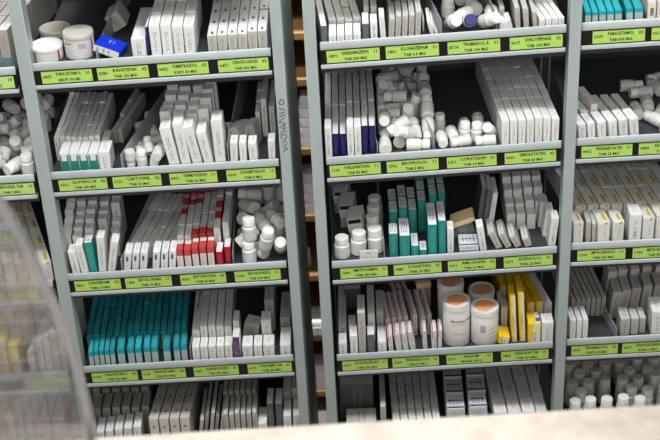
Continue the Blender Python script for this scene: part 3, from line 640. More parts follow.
def bottle(b, loc, q, r, h, look, row=1, blue=False, name='pill_bottle'):
    body, cap, lab = bottle_meshes(r, h)
    if blue:
        cap = cap.copy(); cap.materials.clear(); cap.materials.append(MT['blue_plastic'])
    o = link(name, body); o.location = loc; o.rotation_mode = 'QUATERNION'; o.rotation_quaternion = q
    c = link('cap', cap, o)
    if blue: c['label'] = 'dark blue cap'
    link('paper_label', lab, o)
    b.add(o, look, row, proj(loc)[0], 'bottle')
    return o
def pile(b, key, s, xl, v_off, look, blue=None):
    P = PILES[key]; X0 = bx(s, xl, .01)
    for i, it in enumerate(P['items']):
        x, y, z = X0+it[0], it[1]+v_off, it[2]
        bottle(b, Vector((x, y, zf(s, x)+z+.0006)), Quaternion(it[3:7]), P['r'], P['h'], look if i != blue else 'blue-capped vial', 1, i == blue)

def hgt(s, x, y, v=V0):
    """height above the tray of the point that shows at (x, y), v behind the front"""
    p = hitY(x, y, v); return p.z-zf(s, p.x)
# ================================================================== LEFT BAY
S = SH['L', 1]
b = bin_('on top shelf beside the acrylic-side post', 'plastic jars on the top shelf')
jar(b, S, 46.5, 44, 16.3, .036, 1, 'white jar with red-framed label and clean white lid')
jar(b, S, 77.5, 31, 15.6, .040, 1, 'white jar with dull lid and striped label', 'lid_dull', 'plain')
jar(b, S, 55, 27.5, 16, .100, 1, 'white jar half hidden behind the red-framed one', 'lid_dull', 'plain')
divider(S, 97.6, .055, slope=.08)
b = bin_('between jars and tall white cartons', 'loose cartons on the top shelf')
X = bx(S, 112, .03); put_carton(b, 1, X-.008, .014, zf(S, X), .046, .040, .013, 'bright', lean=R(17), yaw=R(-14), look='bright blue carton tipped on its side')
X = bx(S, 121, .12); put_carton(b, 2, X, .125, zf(S, X), .026, .05, .030, 'grey', lean=R(-30), look='grey carton leaning at the back')
carton(b, S, 133, 147.5, 39, yb=8, look='tall white carton', bar=True)
carton(b, S, 148, 151.2, 27, dep=.07, style='blue', v=.014, look='narrow blue-sided carton')
b = bin_('tall white set, left top shelf', 'tall white cartons on the top shelf')
block(b, S, cols(151.8, 197, 4), 25, 3, .052, 'white', obs=(152, 14, 155, 2), hj=.002, gap=.002)
b = bin_('beside scribbled post, top shelf', 'dotted cartons on the top shelf')
block(b, S, cols(208.5, 268.5, 6), [35, 34.5, 34, 33.5, 32, 31], 4, .046, 'dotted', obs=(236, 23, 239, 0), hj=.0015, gap=.0015)

S = SH['L', 2]
b = bin_('left bay second shelf, acrylic-side corner', 'scalloped and white cartons')
block(b, S, cols(62, 100, 4, .1), 153, 1, .044, 'scallop')
carton(b, S, 100.2, 112, 152.3, dep=.044, style='white')
block(b, S, cols(57, 103, 8, .15), 137, 4, .044, 'white', v=.056, obs=(80, 118, 88, 95), row0=2, rstart=1, hj=.002, gap=.002)
carton(b, S, 104.5, 112.5, 138, dep=.03, v=.056, row=2, style='grey')
block(b, S, cols(113, 124, 2), 128, 3, .05, 'grey', v=.11, slant=.16, row0=3, rstart=1, hj=.006)
divider(S, 122.5, .075, slope=.30)
b = bin_('low heap, left bay second shelf', 'tiny vials in a heap')
pile(b, 'A', S, 124, .004, 'small white vial')
b = bin_('big leaning set, left bay second shelf', 'big leaning white cartons')
XS = [(169.5, 181), (181.6, 192), (193, 203.4), (204.4, 214.4), (215.4, 226.6)]
YT = [129, 124, 128, 133, 121]; TL = [-11, -10, -11, -9, -5]
for (xl, xr), yt, tl in zip(XS, YT, TL):
    carton(b, S, xl, xr, yt, dep=.040, tilt=tl)
for r in range(4):
    for c in range(4):
        v = V0+.048+.021*r; xx = 170.5+c*12.6+r*2.8+rnd.uniform(-.5, .5)
        X = bx(S, xx, v)
        put_carton(b, 2+r, X, v, zf(S, X), .0190, .0200, hgt(S, xx, 113-8.8*r-(5 if c == 3 else 0), v)+rnd.uniform(-.004, .003), 'white', lean=R(-1))
divider(S, 229, .085, slope=.05)
b = bin_('beside scribbled post, second shelf', 'small cartons beside the scribbled post')
for xl, xr, yt, tl in ((230.5, 238.5, 143, -1), (240, 247.5, 143, -1.5), (249.5, 258.5, 143.5, -2), (268.5, 276, 141, -1)):
    carton(b, S, xl, xr, yt, dep=.030, tilt=tl)
for i, (x, a) in enumerate(((231, 18), (239, -22), (247, 20), (254, -15))):
    X = bx(S, x, .055); put_carton(b, 2, X, .052+.004*i, zf(S, X), .014, .028, .042, 'grey', lean=R(a*.5), yaw=R(a))
block(b, S, [(257, 262), (263, 269), (270.5, 276.5)], [110, 100, 108], 3, .036, 'white', v=.10, row0=3, rstart=1, gap=.002, hj=.004)

S = SH['L', 3]
b = bin_('stepped crowd, left bay third shelf', 'narrow white cartons in a stepped crowd')
carton(b, S, 73, 81.5, 252, dep=.027, tilt=-6, bar=True); carton(b, S, 82, 90, 246, dep=.027, tilt=-8, style='white')
carton(b, S, 90.6, 98.4, 243, dep=.027, tilt=-7, style='deepteal', look='teal-sided white carton'); carton(b, S, 99, 107, 238, dep=.027, tilt=-3); carton(b, S, 107.5, 115.5, 242, dep=.028, tilt=3, bar=True)
for r in range(6):
    for c in range(5):
        if (r, c) in ((0, 4), (1, 3)): continue
        v = V0+.034+.021*r; x = 71+c*10.6+r*1.5+(1.2 if c > 2 else 0)+rnd.uniform(-.5, .5)
        X = bx(S, x, v)
        put_carton(b, 2+r, X, v, zf(S, X), .0160, .0198, max(.03, hgt(S, x, 237-8.8*r+(10 if c == 4 and r < 4 else 0), v)+rnd.uniform(-.003, .003)), 'white', lean=R(-.6))
divider(S, 122.5, .07, slope=.18)
b = bin_('flat set, left bay third shelf', 'flat grey cartons')
XS = cols(123.5, 147.5, 3, .4)+cols(152, 176.5, 3, .4)
block(b, S, XS, [254, 253.5, 253, 252, 252, 251.5], 1, .038, 'bluetab', slant=.0, tilt=.5)
block(b, S, cols(126.5, 178, 8, .25), 246, 3, .062, 'white', v=.050, obs=(132, 244, 146, 219), row0=2, rstart=1, hj=.003, gap=.002)
# curled blister strips lying on the cartons at the back
for k, (x, yy, a) in enumerate(((141, 205, 40), (150, 202, 75), (158, 206, 10), (166, 200, -30))):
    p = hitY(x, yy, .245); m = MB()
    n = 12; rr = .020+.002*k
    A, B_, = [], []
    for i in range(n+1):
        t = R(200*i/n-10); A.append(m.bm.verts.new((rr*math.cos(t), -.008, rr*math.sin(t)))); B_.append(m.bm.verts.new((rr*math.cos(t), .008, rr*math.sin(t))))
    for i in range(n): m.bm.faces.new((A[i], A[i+1], B_[i+1], B_[i]))
    ex = bmesh.ops.solidify(m.bm, geom=m.bm.faces[:], thickness=.0012)
    o = m.build('blister_strip', 'foil'); z = zf(S, p.x)
    o.location = (p.x, .245+.006*k, z+.072); o.rotation_euler.z = R(a)
    b.add(o, 'curled blister strip', 9, x, 'blister pack')
b = bin_('left bay third shelf', 'red and white cartons')
XS = cols(177.5, 216, 5, .35)
block(b, S, XS, [250, 250, 248, 247, 246.5], 1, .034, 'red')
carton(b, S, 217, 224, 252, dep=.034, style='redfull', look='dark red carton with white top'); carton(b, S, 225.5, 232, 247, dep=.03, style='redfull', v=.012, look='dark red carton at the row end')
block(b, S, cols(179, 223, 6, .3), [236, 236, 235, 234, 233, 227], 5, .036, 'red', v=.046, row0=2, rstart=1, obs=(178, 236, 185, 194), hj=.003, gap=.002, styles=lambda c, r: 'red' if 'WWRRRW WWWWWR RWWWWR RRRWWW RRRRRR'.split()[r][c] == 'R' else 'white')
block(b, S, [(225, 231.5)], 222, 3, .05, 'plain', v=.046, row0=2, rstart=1, hj=.004)
divider(S, 233.6, .06, slope=-.02)
b = bin_('heap beside scribbled post, third shelf', 'white tubs in a heap')
pile(b, 'B', S, 234.5, .003, 'white tub')

S = SH['L', 4]
b = bin_('big teal block, left bay', 'teal cartons in the big block')
XS = cols(90, 117, 5, .2)+[(119, 126.6)]+[(129, 136), (136.8, 143.5)]+cols(145, 160, 2, .3)+[(164.5, 172)]+cols(174.5, 189, 2, .3)
block(b, S, XS, [352, 351, 350.5, 350, 350, 349, 348.5, 348, 347.5, 347, 347, 346, 345.5], 1, .044, 'teal', obs=(140, 337, 144, 305))
block(b, S, cols(88.5, 189, 15, .25), 343, 4, .050, 'teal', v=.053, obs=(140, 337, 144, 305), row0=2, rstart=1, hj=.003, gap=.001, h=hgt(S, 140, 349)+.004)
divider(S, 191.3, .08, slope=.06)
b = bin_('left bay fourth shelf', 'white cartons beside the teal block')
block(b, S, cols(193, 233.5, 5), [347, 346.5, 346.5, 346, 345.5], 1, .030, 'white')
block(b, S, cols(194, 234, 5), [330, 326, 326, 326, 326], 4, .052, 'white', v=.042, row0=2, rstart=1, gap=.0015, obs=(214, 326, 217, 288), hj=.0015)
carton(b, S, 234.3, 241.5, 337, dep=.030, style='purple'); carton(b, S, 235, 241.5, 321, dep=.035, v=.044, row=2, look='white carton behind the purple-ended one')
b = bin_('beside scribbled post, fourth shelf', 'low white cartons beside the purple-ended one')
block(b, S, [(243, 253.5), (254.5, 263), (263.8, 275)], [346, 345.5, 345], 1, .034, 'white')
carton(b, S, 280.5, 291.5, 345, yb=327, look='wide white carton', bar=True)
X = bx(S, 250, .06); put_carton(b, 2, X, .062, zf(S, X), .030, .030, .036, 'grey', lean=R(10), yaw=R(-14), look='pale carton lying askew behind the low row')
carton(b, S, 262.8, 273, 320, dep=.03, v=.046, row=2, look='tall white carton behind the low row')
block(b, S, [(266.5, 276)], 300, 2, .05, 'grey', v=.09, row0=4, rstart=1)
carton(b, S, 281, 291.5, 318, dep=.09, v=.075, row=5, style='grey', look='deep grey carton at the row end')

S = SH['L', 5]
b = bin_('left bay lowest shelf', 'grey cartons above the counter edge')
for i in range(5):
    X = bx(S, 103+i*9.2, .03); put_carton(b, 1, X, .012, zf(S, X), .0145, .045, .046+.002*i, 'white', lean=R(3), flap=True)
for r in range(3):
    for i in range(6):
        v = .062+.052*r; X = bx(S, 99+i*9.6, v); put_carton(b, 2+r, X, v, zf(S, X), .0150, .048, .062+.007*r+.004*rnd.random(), 'grey', lean=R(3))
b = bin_('left bay lowest shelf', 'red-marked cartons above the counter edge')
block(b, S, cols(152, 193, 4, .4), [419, 419, 418.5, 418], 5, .044, 'redmark', slant=.08, v=.010, gap=.002)
b = bin_('left bay lowest shelf', 'thin leaning cartons above the counter')
for i in range(5):
    v = .015+.012*(i % 2); X = bx(S, 200+i*5.2, v); put_carton(b, 1, X, v, zf(S, X), .0066, .10, .060+.008*(i % 3), 'grey', lean=R(9), look='thin leaning grey carton')
b = bin_('left bay lowest shelf', 'thin upright cartons above the counter')
for r in range(2):
    for i in range(6):
        v = .012+.062*r; X = bx(S, 228.5+i*5.7, v); put_carton(b, 1+r, X, v, zf(S, X), .0085, .058, .070+.004*rnd.random()+.008*r, 'grey', look='thin upright grey carton', flap=(r == 0))
b = bin_('beside scribbled post, lowest shelf', 'cartons beside the scribbled post on the lowest shelf')
for xc, wd, hh, v, st in ((264, .0165, .046, .012, 'barcoded'), (272.5, .0125, .078, .03, 'slate'), (281, .0135, .078, .028, 'slate'), (289, .0145, .060, .012, 'barcoded'), (299, .016, .062, .012, 'barcoded')):
    X = bx(S, xc, v); put_carton(b, 1, X, v, zf(S, X), wd, .05, hh, st, flap=True, bar=st == 'barcoded', look='barcoded white carton' if st == 'barcoded' else 'slate-fronted carton')
block(b, S, [(285, 293), (294, 303)], [392, 388], 2, .05, 'white', v=.07, row0=2, rstart=1)

# ================================================================== MIDDLE BAY
S = SH['M', 1]
b = bin_('middle top shelf, gap-side end', 'grey and white cartons on the middle top shelf')
block(b, S, [(321.3, 328)], 26, 3, .055, 'slate', obs=(328.8, 22.6, 324, 0), styles=lambda c, r: 'slate' if r == 0 else 'grey')
block(b, S, cols(328.7, 361.5, 4), [35, 35, 34, 33.5], 1, .045, 'white')
block(b, S, cols(329, 362, 4), [21, 21, 20, 19.5], 2, .055, 'grey', v=.056, obs=(328.8, 22.6, 323, 0), row0=2, rstart=1, hj=.002)
carton(b, S, 362.3, 369.8, 24, dep=.05, v=.012, style='slate'); carton(b, S, 370.5, 378, 22, dep=.034, bar=True)
carton(b, S, 380.5, 386.5, 16, dep=.034, tilt=-2); carton(b, S, 364, 369.5, 8, dep=.05, v=.066, row=2, style='grey'); carton(b, S, 371, 377.5, 7, dep=.05, v=.060, row=2, style='grey')
b = bin_('packed set, middle top shelf', 'packed grey cartons on the middle top shelf')
block(b, S, cols(388, 421, 5, .3), [19, 16, 16, 15, 12], 2, .060, 'grey', tilt=1, v=.012)
X = bx(S, 399, .02); put_carton(b, 3, X, .022, zf(S, X)+.0585, .022, .05, .008, 'blue', lean=R(-14), yaw=R(10), look='thin white carton lying across the packed row')
carton(b, S, 422.5, 424.5, 20, dep=.05, v=.030, style='plain', look='narrow white carton'); carton(b, S, 430.5, 434.8, 22, dep=.06, tilt=-4, look='thin white carton leaning on the row'); carton(b, S, 436, 439.5, 25, dep=.06, tilt=-6, v=.01, look='thin white carton leaning outermost')
divider(S, 441.5, .07, slope=-.18, rack=1)
b = bin_('small heap, middle top shelf', 'vials in a small heap')
pile(b, 'C', S, 443, .002, 'pale vial', blue=4)
divider(S, 496.5, .07, slope=-.1, rack=1)
b = bin_('middle top shelf, far end', 'cartons at the far end of the middle top shelf')
X = bx(S, 504, .01); put_carton(b, 1, X, .012, zf(S, X), .014, .03, .014, 'plain', yaw=R(14), look='small white carton lying flat in front')
carton(b, S, 507.5, 513.5, 20, dep=.03, tilt=-3, v=.014, look='small white carton tilted sideways')
carton(b, S, 499, 504.5, 8, dep=.09, v=.055, row=2, style='grey', look='tall grey carton')
carton(b, S, 515.5, 521, 8, dep=.09, v=.014, style='grey', tilt=-1, look='tall grey carton'); carton(b, S, 523.5, 529.5, 9, dep=.09, v=.014, style='grey', tilt=-1, look='tall grey carton')
block(b, S, cols(539, 564.5, 4, .25), [19, 18.5, 18, 17.5], 3, .050, 'white', obs=(550, 11, 543, 1))
carton(b, S, 533, 537.5, 12, dep=.08, v=.010, style='grey', tilt=-1, look='narrow grey carton')

S = SH['M', 2]
b = bin_('middle bay second shelf, gap-side corner', 'white and dark blue cartons')
XS = cols(325.5, 376.5, 7, .35)
for i, (xl, xr) in enumerate(XS):
    if i in (0, 3, 4): carton(b, S, xl, xr+.6, 127 if i else 128.5, dep=.036, style='barcoded', bar=True)
    else: carton(b, S, xl, xr, 134 if i < 3 else 126, dep=.05, v=.014, style='blue')
block(b, S, XS, [122, 122, 121, 118, 118, 117, 117], 4, .064, 'white', v=.068, obs=(355, 126, 353, 76), row0=2, rstart=1, hj=.003, gap=.002)
divider(S, 377.8, .06, slope=-.12, rack=1)
b = bin_('tall heap, middle bay second shelf', 'grey-white bottles in a tall heap')
pile(b, 'D', S, 379, .004, 'grey-white bottle')
divider(S, 434.5, .085, slope=-.26, rack=1)
b = bin_('low heap, middle bay second shelf', 'vials on the bare tray')
pile(b, 'E', S, 436, .003, 'white vial')
b = bin_('regular block, middle second shelf', 'regular block of white cartons')
block(b, S, cols(501, 559, 7, .2), [121, 120.5, 120, 119.5, 119, 118.5, 118], 7, .040, 'white', obs=(531, 117, 510, 67), gap=.0024, hj=.0016)

S = SH['M', 3]
b = bin_('middle bay third shelf, gap-side corner', 'bottles and open cartons')
def stand(b, s, px, py, r, h, look, v, tilt=0, row=1, blue=False, pitch=0):
    X = bx(s, px, v); q = Quaternion((0, 1, 0), R(tilt)) @ Quaternion((1, 0, 0), R(pitch))
    lift = h/2*abs(math.cos(R(tilt))*math.cos(R(pitch)))+r*(abs(math.sin(R(tilt)))+abs(math.sin(R(pitch))))
    return bottle(b, Vector((X, v, zf(s, X)+lift+.0005)), q, r, h, look, row, blue)
stand(b, S, 342.5, 0, .0142, .040, 'standing white bottle', .030, 0); stand(b, S, 359, 0, .0145, .044, 'standing white bottle', .036, 3); stand(b, S, 376, 0, .0148, .047, 'standing white bottle', .040, -3)
for k in range(3):
    stand(b, S, 374+k*.8, 0, .0140, .050, 'pale bottle standing behind the open cartons', .080+.034*k, -2, row=2+k)
X = bx(S, 369, .008); put_carton(b, 1, X, .0065, zf(S, X), .033, .004, .020, 'redmark', look='small card with pink print standing in front')
def open_carton(px, py, v, yaw, tilt):
    p = hitY(px, py, v); root_z = p.z
    wd, dp, ht = .027, .05, .026; t = .0009
    m = MB(); m.box(-wd/2, wd/2, 0, dp, 0, t); m.box(-wd/2, wd/2, 0, dp, ht-t, ht); m.box(-wd/2, -wd/2+t, 0, dp, t, ht-t); m.box(wd/2-t, wd/2, 0, dp, t, ht-t); m.box(-wd/2+t, wd/2-t, dp-t, dp, t, ht-t)
    o = m.build('open_carton', 'w_side'); f = MB().box(-wd/2+t, wd/2-t, .002, .0028, t, ht*.62).build('inner_flap', 'w_side', o); MB().box(-wd/2+t, wd/2-t, .012, .0126, t, ht-t).build('shade_sheet', 'inside_shade', o)  # dark sheet set inside stands in for the shade within the carton
    o.rotation_euler = (R(8), R(tilt), R(yaw)); return o
for k, (px, v) in enumerate(((357, .070), (348, .124), (342, .178), (339, .232))):
    X = bx(S, px, v); o = open_carton(px, 0, v, -6, -10+3*k); o.rotation_euler.x = 0; o.location = (X, v, zf(S, X)+.0085+.004*k); o.location.z = zf(S, X)+.0006+.0135*abs(math.sin(o.rotation_euler.y))
    b.add(o, 'open-ended white carton', 5+k, px)
    # each rests on flat cartons beneath
    if True:
        base_h = .020
        pc = put_carton(b, 20+k, X, v+.002, zf(S, X), .026, .046, base_h, 'grey', look='grey carton under the open-ended ones')
        o.location.z += base_h+.001
divider(S, 384.5, .08, slope=-.03, rack=1)
b = bin_('middle bay third shelf', 'white-topped teal cartons')
for xl, xr, yt, yb, v in ((389.5, 398.5, 234, 223, .014), (399.8, 410.5, 236, 218, .0075), (411.3, 419, 246, 233, .0085), (419.6, 427.2, 250, 241, .0075), (428.2, 437.5, 225, 203, .0095), (438.3, 446.3, 221, 201, .0125)):
    carton(b, S, xl, xr, yt, yb=yb, v=v, style='deepteal', flap=False)
block(b, S, [(390, 398.3), (399.5, 408), (409, 417.2)], [212, 208, 210], 2, .040, 'deepteal', v=.078, row0=2, rstart=1, dh=.002, obs=(429.5, 224.5, 423.5, 183.6))
block(b, S, [(418.2, 426.4), (429.5, 437), (438.3, 445.5)], [200, 194, 193], 4, .034, 'deepteal', v=.094, row0=3, rstart=1, dh=.002, obs=(429.5, 224.5, 423.5, 183.6))
b = bin_('middle bay third shelf', 'untidy cartons')
carton(b, S, 447.2, 454, 229, dep=.028, v=.010, look='narrow white carton beside the teal ones', bar=True)
X = bx(S, 469, .012); put_carton(b, 1, X, .012, zf(S, X), .034, .040, .013, 'blackstripe', look='black-striped white carton lying flat in front')
for k, (px, v, hh_, a, st, lk) in enumerate(((465, .056, .020, -16, 'slate', 'slate carton lying tilted below the orange-topped one'),)):
    X = bx(S, px, v); put_carton(b, 2, X, v, zf(S, X), .042, .04, .022, 'slate', lean=R(-18), look=lk)
    put_carton(b, 3, X-.002, v-.004, zf(S, X)+.0255, .043, .036, .009, 'cream', lean=R(-20), look='cream-orange carton lying on top of the tilted slate one')
carton(b, S, 480, 487.5, 227, dep=.026, v=.010, tilt=-4, look='thin carton leaning by the black-striped one', bar=True)
for k in range(3):
    v = .060+.010*k; X = bx(S, 489-k*5.5, v+.0); put_carton(b, 2, X, v, zf(S, X), .0085, .060, .090, 'slate' if k else 'white', lean=R(7), look='tall leaning slate carton' if k else 'tall leaning white carton')
for k, (px, tl) in enumerate(((499.5, -9), (509, -8), (518.5, -7), (529, -4))):
    carton(b, S, px-3.8, px+3.8, 233+k*2, dep=.05, v=.014, tilt=tl, style='grey', look='slanting grey carton')
b = bin_('stepped set, middle bay third shelf', 'stepped small white carton stacks')
for r in range(5):
    for c in range(3+(r > 0)):
        v = .076+.026*r; X = bx(S, 511+c*9.8-r*1.6, v); put_carton(b, 1+r, X+rnd.uniform(-.0008, .0008), v, zf(S, X), .0155, .0245, hgt(S, 515, 215-12.5*r, v)+rnd.uniform(-.003, .003), 'plain', look='small white carton')
for k, (px, v, yt) in enumerate(((551.5, .010, 219), (546, .044, 211), (541.5, .078, 203), (538.5, .112, 200))):
    carton(b, S, px-4, px+4, yt, dep=.031, v=v, tilt=4 if k < 2 else 3, row=1+k, style='barcoded', bar=k == 0, look='taller carton beside shared post')

S = SH['M', 4]
b = bin_('uneven set, middle bay fourth shelf', 'uneven grey-white cartons')
carton(b, S, 339, 347.5, 343, yb=333, bar=True, look='white carton'); block(b, S, [(339, 347.3)], 325, 3, .07, 'white', v=.056, row0=2, rstart=1)
carton(b, S, 350.5, 358.5, 336, dep=.034, style='barcoded', tilt=-1, bar=True); carton(b, S, 349, 357, 324, dep=.03, v=.05, row=2, style='white')
carton(b, S, 358.8, 366.8, 313, dep=.06, v=.012, style='grey', look='tall grey carton'); carton(b, S, 367.6, 375.5, 335, dep=.030, style='slate', v=.008); carton(b, S, 368.3, 376, 314, yb=285, v=.044, row=2, look='tall white carton behind a slate one')
carton(b, S, 377.8, 387, 342, yb=326, look='white carton'); carton(b, S, 377, 384.5, 311, yb=290, v=.065, row=2, style='grey', look='tall grey carton at back')
X = bx(S, 353, .16); put_carton(b, 5, X, .16, zf(S, X), .032, .03, .045, 'slate', look='dark slate carton lying at the back')
b = bin_('middle bay fourth shelf', 'red-striped cartons')
for xl, xr, yt, tl in ((389, 394.2, 335, -2), (396.3, 402.8, 334, -3), (403.5, 409.5, 333, -3.5), (410.5, 416.5, 332, -4.5), (423, 428, 331, -1.5), (431.5, 437, 331, 0), (437.6, 442, 330, .5)):
    carton(b, S, xl, xr, yt, dep=.036, style='redstripe', tilt=tl, bar=xl in (389, 431.5, 437.6))
block(b, S, cols(385.5, 409, 4, .3)+[(412, 418), (420, 426), (427, 432)], [319, 318, 318, 317, 316, 316, 315], 2, .046, 'redstripe', v=.056, slant=-.10, row0=2, rstart=1, hj=.002)
block(b, S, [(398, 402.5), (403.5, 408), (409, 413)], [303, 302, 300], 2, .05, 'grey', v=.155, slant=-.2, row0=4, rstart=1)
p = hitY(424, 288.5, .150); X = p.x; put_carton(b, 7, X, .151, zf(S, X)+.0002, .026, .034, p.z-zf(S, X)-.0025, 'grey', look='grey carton under the cream one')
put_carton(b, 8, X, .150, p.z, .028, .036, .012, 'cream', yaw=R(8), look='cream carton lit at the back')
b = bin_('middle bay fourth shelf', 'white jars with orange seals')
for xc, yc, rp, v, row, lk, txt in ((456.3, 299.8, 14.4, .034, 1, 'big white jar with black lettering, front of four', 'Atomer rasp'), (484.6, 305.6, 14.6, .032, 1, 'big white jar with grey square mark, front of four', None),
                              (450.5, 280.5, 13.6, .094, 2, 'big white jar behind the lettered one', None), (481.6, 289, 13.4, .098, 2, 'big white jar behind the square-marked one', None)):
    rt, r, H = jar(b, S, xc, yc, rp, v, row, lk, 'lid', 'powder')
    b.add(rt, lk, row, xc, 'jar')
    if txt:
        wrap_text(rt, txt, .0088, r*.957, H*.60, -118); wrap_text(rt, 'prah za rastvor', .0042, r*.957, H*.54, -112, 'jar_grey'); wrap_text(rt, 'oralni 150 g', .0046, r*.957, H*.30, -112, 'jar_grey')
    else:
        for (z0_, z1_, a0, a1, mt) in ((.40, .60, -112, -90, 'jar_grey'), (.36, .38, -75, -25, 'jar_grey'), (.48, .50, -75, -35, 'jar_grey'), (.24, .255, -75, -30, 'jar_grey')):
            m = MB(); rr = r*.957; A = [[m.bm.verts.new((rr*math.cos(R(a0+(a1-a0)*k/6)), rr*math.sin(R(a0+(a1-a0)*k/6)), H*z)) for k in range(7)] for z in (z0_, z1_)]
            for k in range(6): m.bm.faces.new((A[0][k], A[0][k+1], A[1][k+1], A[1][k]))
            m.build('label_mark', mt, rt)
b = bin_('middle bay fourth shelf', 'yellow cartons')
X = bx(S, 503, .010); put_carton(b, 1, X, .010, zf(S, X), .020, .035, .016, 'yellow', lean=R(10), look='low yellow carton lying beside the jars')
carton(b, S, 511.5, 517.5, 296, dep=.040, v=.016, style='yellow', tilt=-2, look='tall yellow carton'); carton(b, S, 519.5, 526, 293, dep=.050, v=.016, style='yellow', tilt=-2, look='tall yellow carton')
carton(b, S, 527.5, 540.5, 324, yb=312, style='yellowblue', tilt=0, bar=True, look='short yellow-white carton with barcode'); carton(b, S, 541, 553, 323, yb=313, style='white', tilt=1, look='short white carton beside the barcode one')
carton(b, S, 500.5, 507.5, 307, dep=.03, v=.055, row=2, style='barcoded', look='small white carton behind the jars'); carton(b, S, 497, 503, 300, dep=.03, v=.088, row=3, style='bluetab', look='small blue-marked carton behind the jars')
block(b, S, cols(526, 552, 3, .4), [303, 302, 304], 3, .055, 'yellow', v=.060, slant=-.18, row0=3, rstart=1, styles=lambda c, r: 'yellow' if c < 2 else 'white')
block(b, S, cols(499, 522, 3, .4), [286, 285, 283], 2, .05, 'yellow', v=.125, slant=-.05, row0=6, rstart=1)

S = SH['M', 5]
b = bin_('middle bay lowest shelf', 'cartons above the counter in the middle bay')
X = bx(S, 358, .08); put_carton(b, 2, X, .075, zf(S, X), .064, .05, .082, 'slate', look='big slate carton behind the flat pale one')
X = bx(S, 362, .02); put_carton(b, 1, X, .012, zf(S, X), .058, .05, .034, 'grey', look='wide flat pale carton near the gap', flap=True)
X = bx(S, 384, .02); put_carton(b, 1, X, .012, zf(S, X), .0105, .12, .075, 'grey', look='thin grey carton standing beside the wide flat one')
block(b, S, cols(393, 441, 6, .3), [424, 423.5, 423, 422.5, 422, 421], 6, .042, 'white', v=.012, obs=(416, 417, 411.5, 377), gap=.002)
for c, x in enumerate((456, 478)):
    for r in range(3):
        v = .012+.045*r; X = bx(S, x-r*1.5, v); put_carton(b, 1+r, X, v, zf(S, X), .034, .043, .060+.004*r+c*.002, 'blackstripe', flap=r == 0, look='blue-black printed carton')
block(b, S, [(494, 507), (508, 521), (522, 535), (536, 547)], [414, 413, 412, 412], 4, .046, 'bluetab', v=.012, obs=(517, 409, 509, 377), gap=.003, hj=.002)

# ================================================================== RIGHT BAY
S = SH['R', 1]
b = bin_('right bay top shelf', 'teal cartons on the right top shelf')
XS = [(584.5, 591), (591.6, 598), (598.6, 606), (606.5, 613.8), (614.3, 622)]+[(625.5, 633), (634, 643)]
block(b, S, XS, [12, 12, 11.5, 11, 10.5, 9, 8.5], 2, .055, 'teal', slant=.02, tilt=.6)
b = bin_('right bay top shelf, picture edge', 'brown-marked cartons on the right top shelf')
block(b, S, [(646.5, 655.5), (656, 665), (665.5, 674.5)], [2, 1.5, 1], 2, .06, 'brownmark')
S = SH['R', 2]
b = bin_('right bay second shelf', 'leaning white cartons on the right second shelf')
XS = [(578.5, 587), (588, 596), (598, 607), (609, 618), (619.5, 628.5), (630, 639.5)]
block(b, S, XS, [125, 123.5, 122, 121, 120, 119], 1, .040, 'barcoded', tilt=-1, slant=-.18)
block(b, S, [(580, 588), (589.5, 597), (602, 610), (613, 621), (624, 632)], [112, 104.5, 113, 112.5, 112], 2, .036, 'white', v=.052, row0=2, rstart=1, slant=-.18)
b = bin_('heap at picture edge, right second shelf', 'vials at the picture edge')
pile(b, 'G', S, 637, .004, 'pale vial')
S = SH['R', 3]
b = bin_('right bay third shelf', 'yellow-striped cartons')
XS = [(572.5, 583), (597, 609.5), (612, 623.5), (628, 640.5), (641.5, 653.5), (655, 667)]
YT = [223, 222.5, 222, 215, 218, 216]
for i, ((xl, xr), yt) in enumerate(zip(XS, YT)):
    if i == 3: carton(b, S, xl, xr, yt, yb=204, style='barcoded', bar=True, look='plain white carton standing proud')
    else: carton(b, S, xl, xr, yt, dep=.046, style='yellowstripe', yaw=R(6))
block(b, S, cols(574, 682, 9, .5), 207, 4, .062, 'yellowstripe', v=.060, obs=(611.7, 213.3, 588, 173), row0=2, rstart=1, hj=.001, gap=.002, h=hgt(S, 615, 221)+.002)
carton(b, S, 585, 590.5, 222, dep=.04, v=.012, style='grey', look='narrow grey carton turned sideways'); carton(b, S, 591.2, 595.5, 224, dep=.04, v=.012, style='grey', look='narrow grey carton turned sideways')
S = SH['R', 4]
b = bin_('right bay fourth shelf', 'white and grey cartons on the right fourth shelf')
block(b, S, [(569, 575.5), (576, 581.5), (582, 587.5)], [320.5, 320, 319.5], 1, .045, 'barcoded', slant=-.05)
block(b, S, cols(569.5, 605, 7, .3), [301, 300, 300, 299, 298.5, 298, 297], 3, .05, 'grey', v=.080, slant=-.10, row0=2, rstart=1, tilt=2)
divider(S, 616.5, .05, slope=-.18, rack=1)
for k, (xl, xr, yt, v, yb) in enumerate(((619.5, 629.5, 319, .012, 307), (630, 638, 318.5, .014, 308), (638.5, 645, 318, .018, 307))):
    carton(b, S, xl, xr, yt, v=v, yb=yb, style='grey', look='low grey carton beside the divider', tilt=1.2)
carton(b, S, 650.5, 663, 312, v=.010, dep=.05, style='white', look='white carton at the picture edge')
for k, (x, v, hh) in enumerate(((613, .070, .058), (622, .072, .060), (632, .076, .060), (643, .080, .062), (654, .080, .062))):
    X = bx(S, x, v); put_carton(b, 3, X, v, zf(S, X), .0165, .045, hh, 'grey', lean=R(6), look='tall grey carton behind the low ones')
for k, (x, v) in enumerate(((608, .13), (618, .135), (630, .135), (642, .14), (655, .14))):
    X = bx(S, x, v); put_carton(b, 4, X, v, zf(S, X), .0165, .045, .064, 'white', lean=R(6), look='tall white carton at the back')
X = bx(S, 657, .22); put_carton(b, 6, X, .22, zf(S, X), .05, .05, .10, 'redfull', look='dark red carton deep in the shelf')
S = SH['R', 5]
b = bin_('standing crowd, right bay lowest shelf', 'white bottles standing above the counter')
k = 0
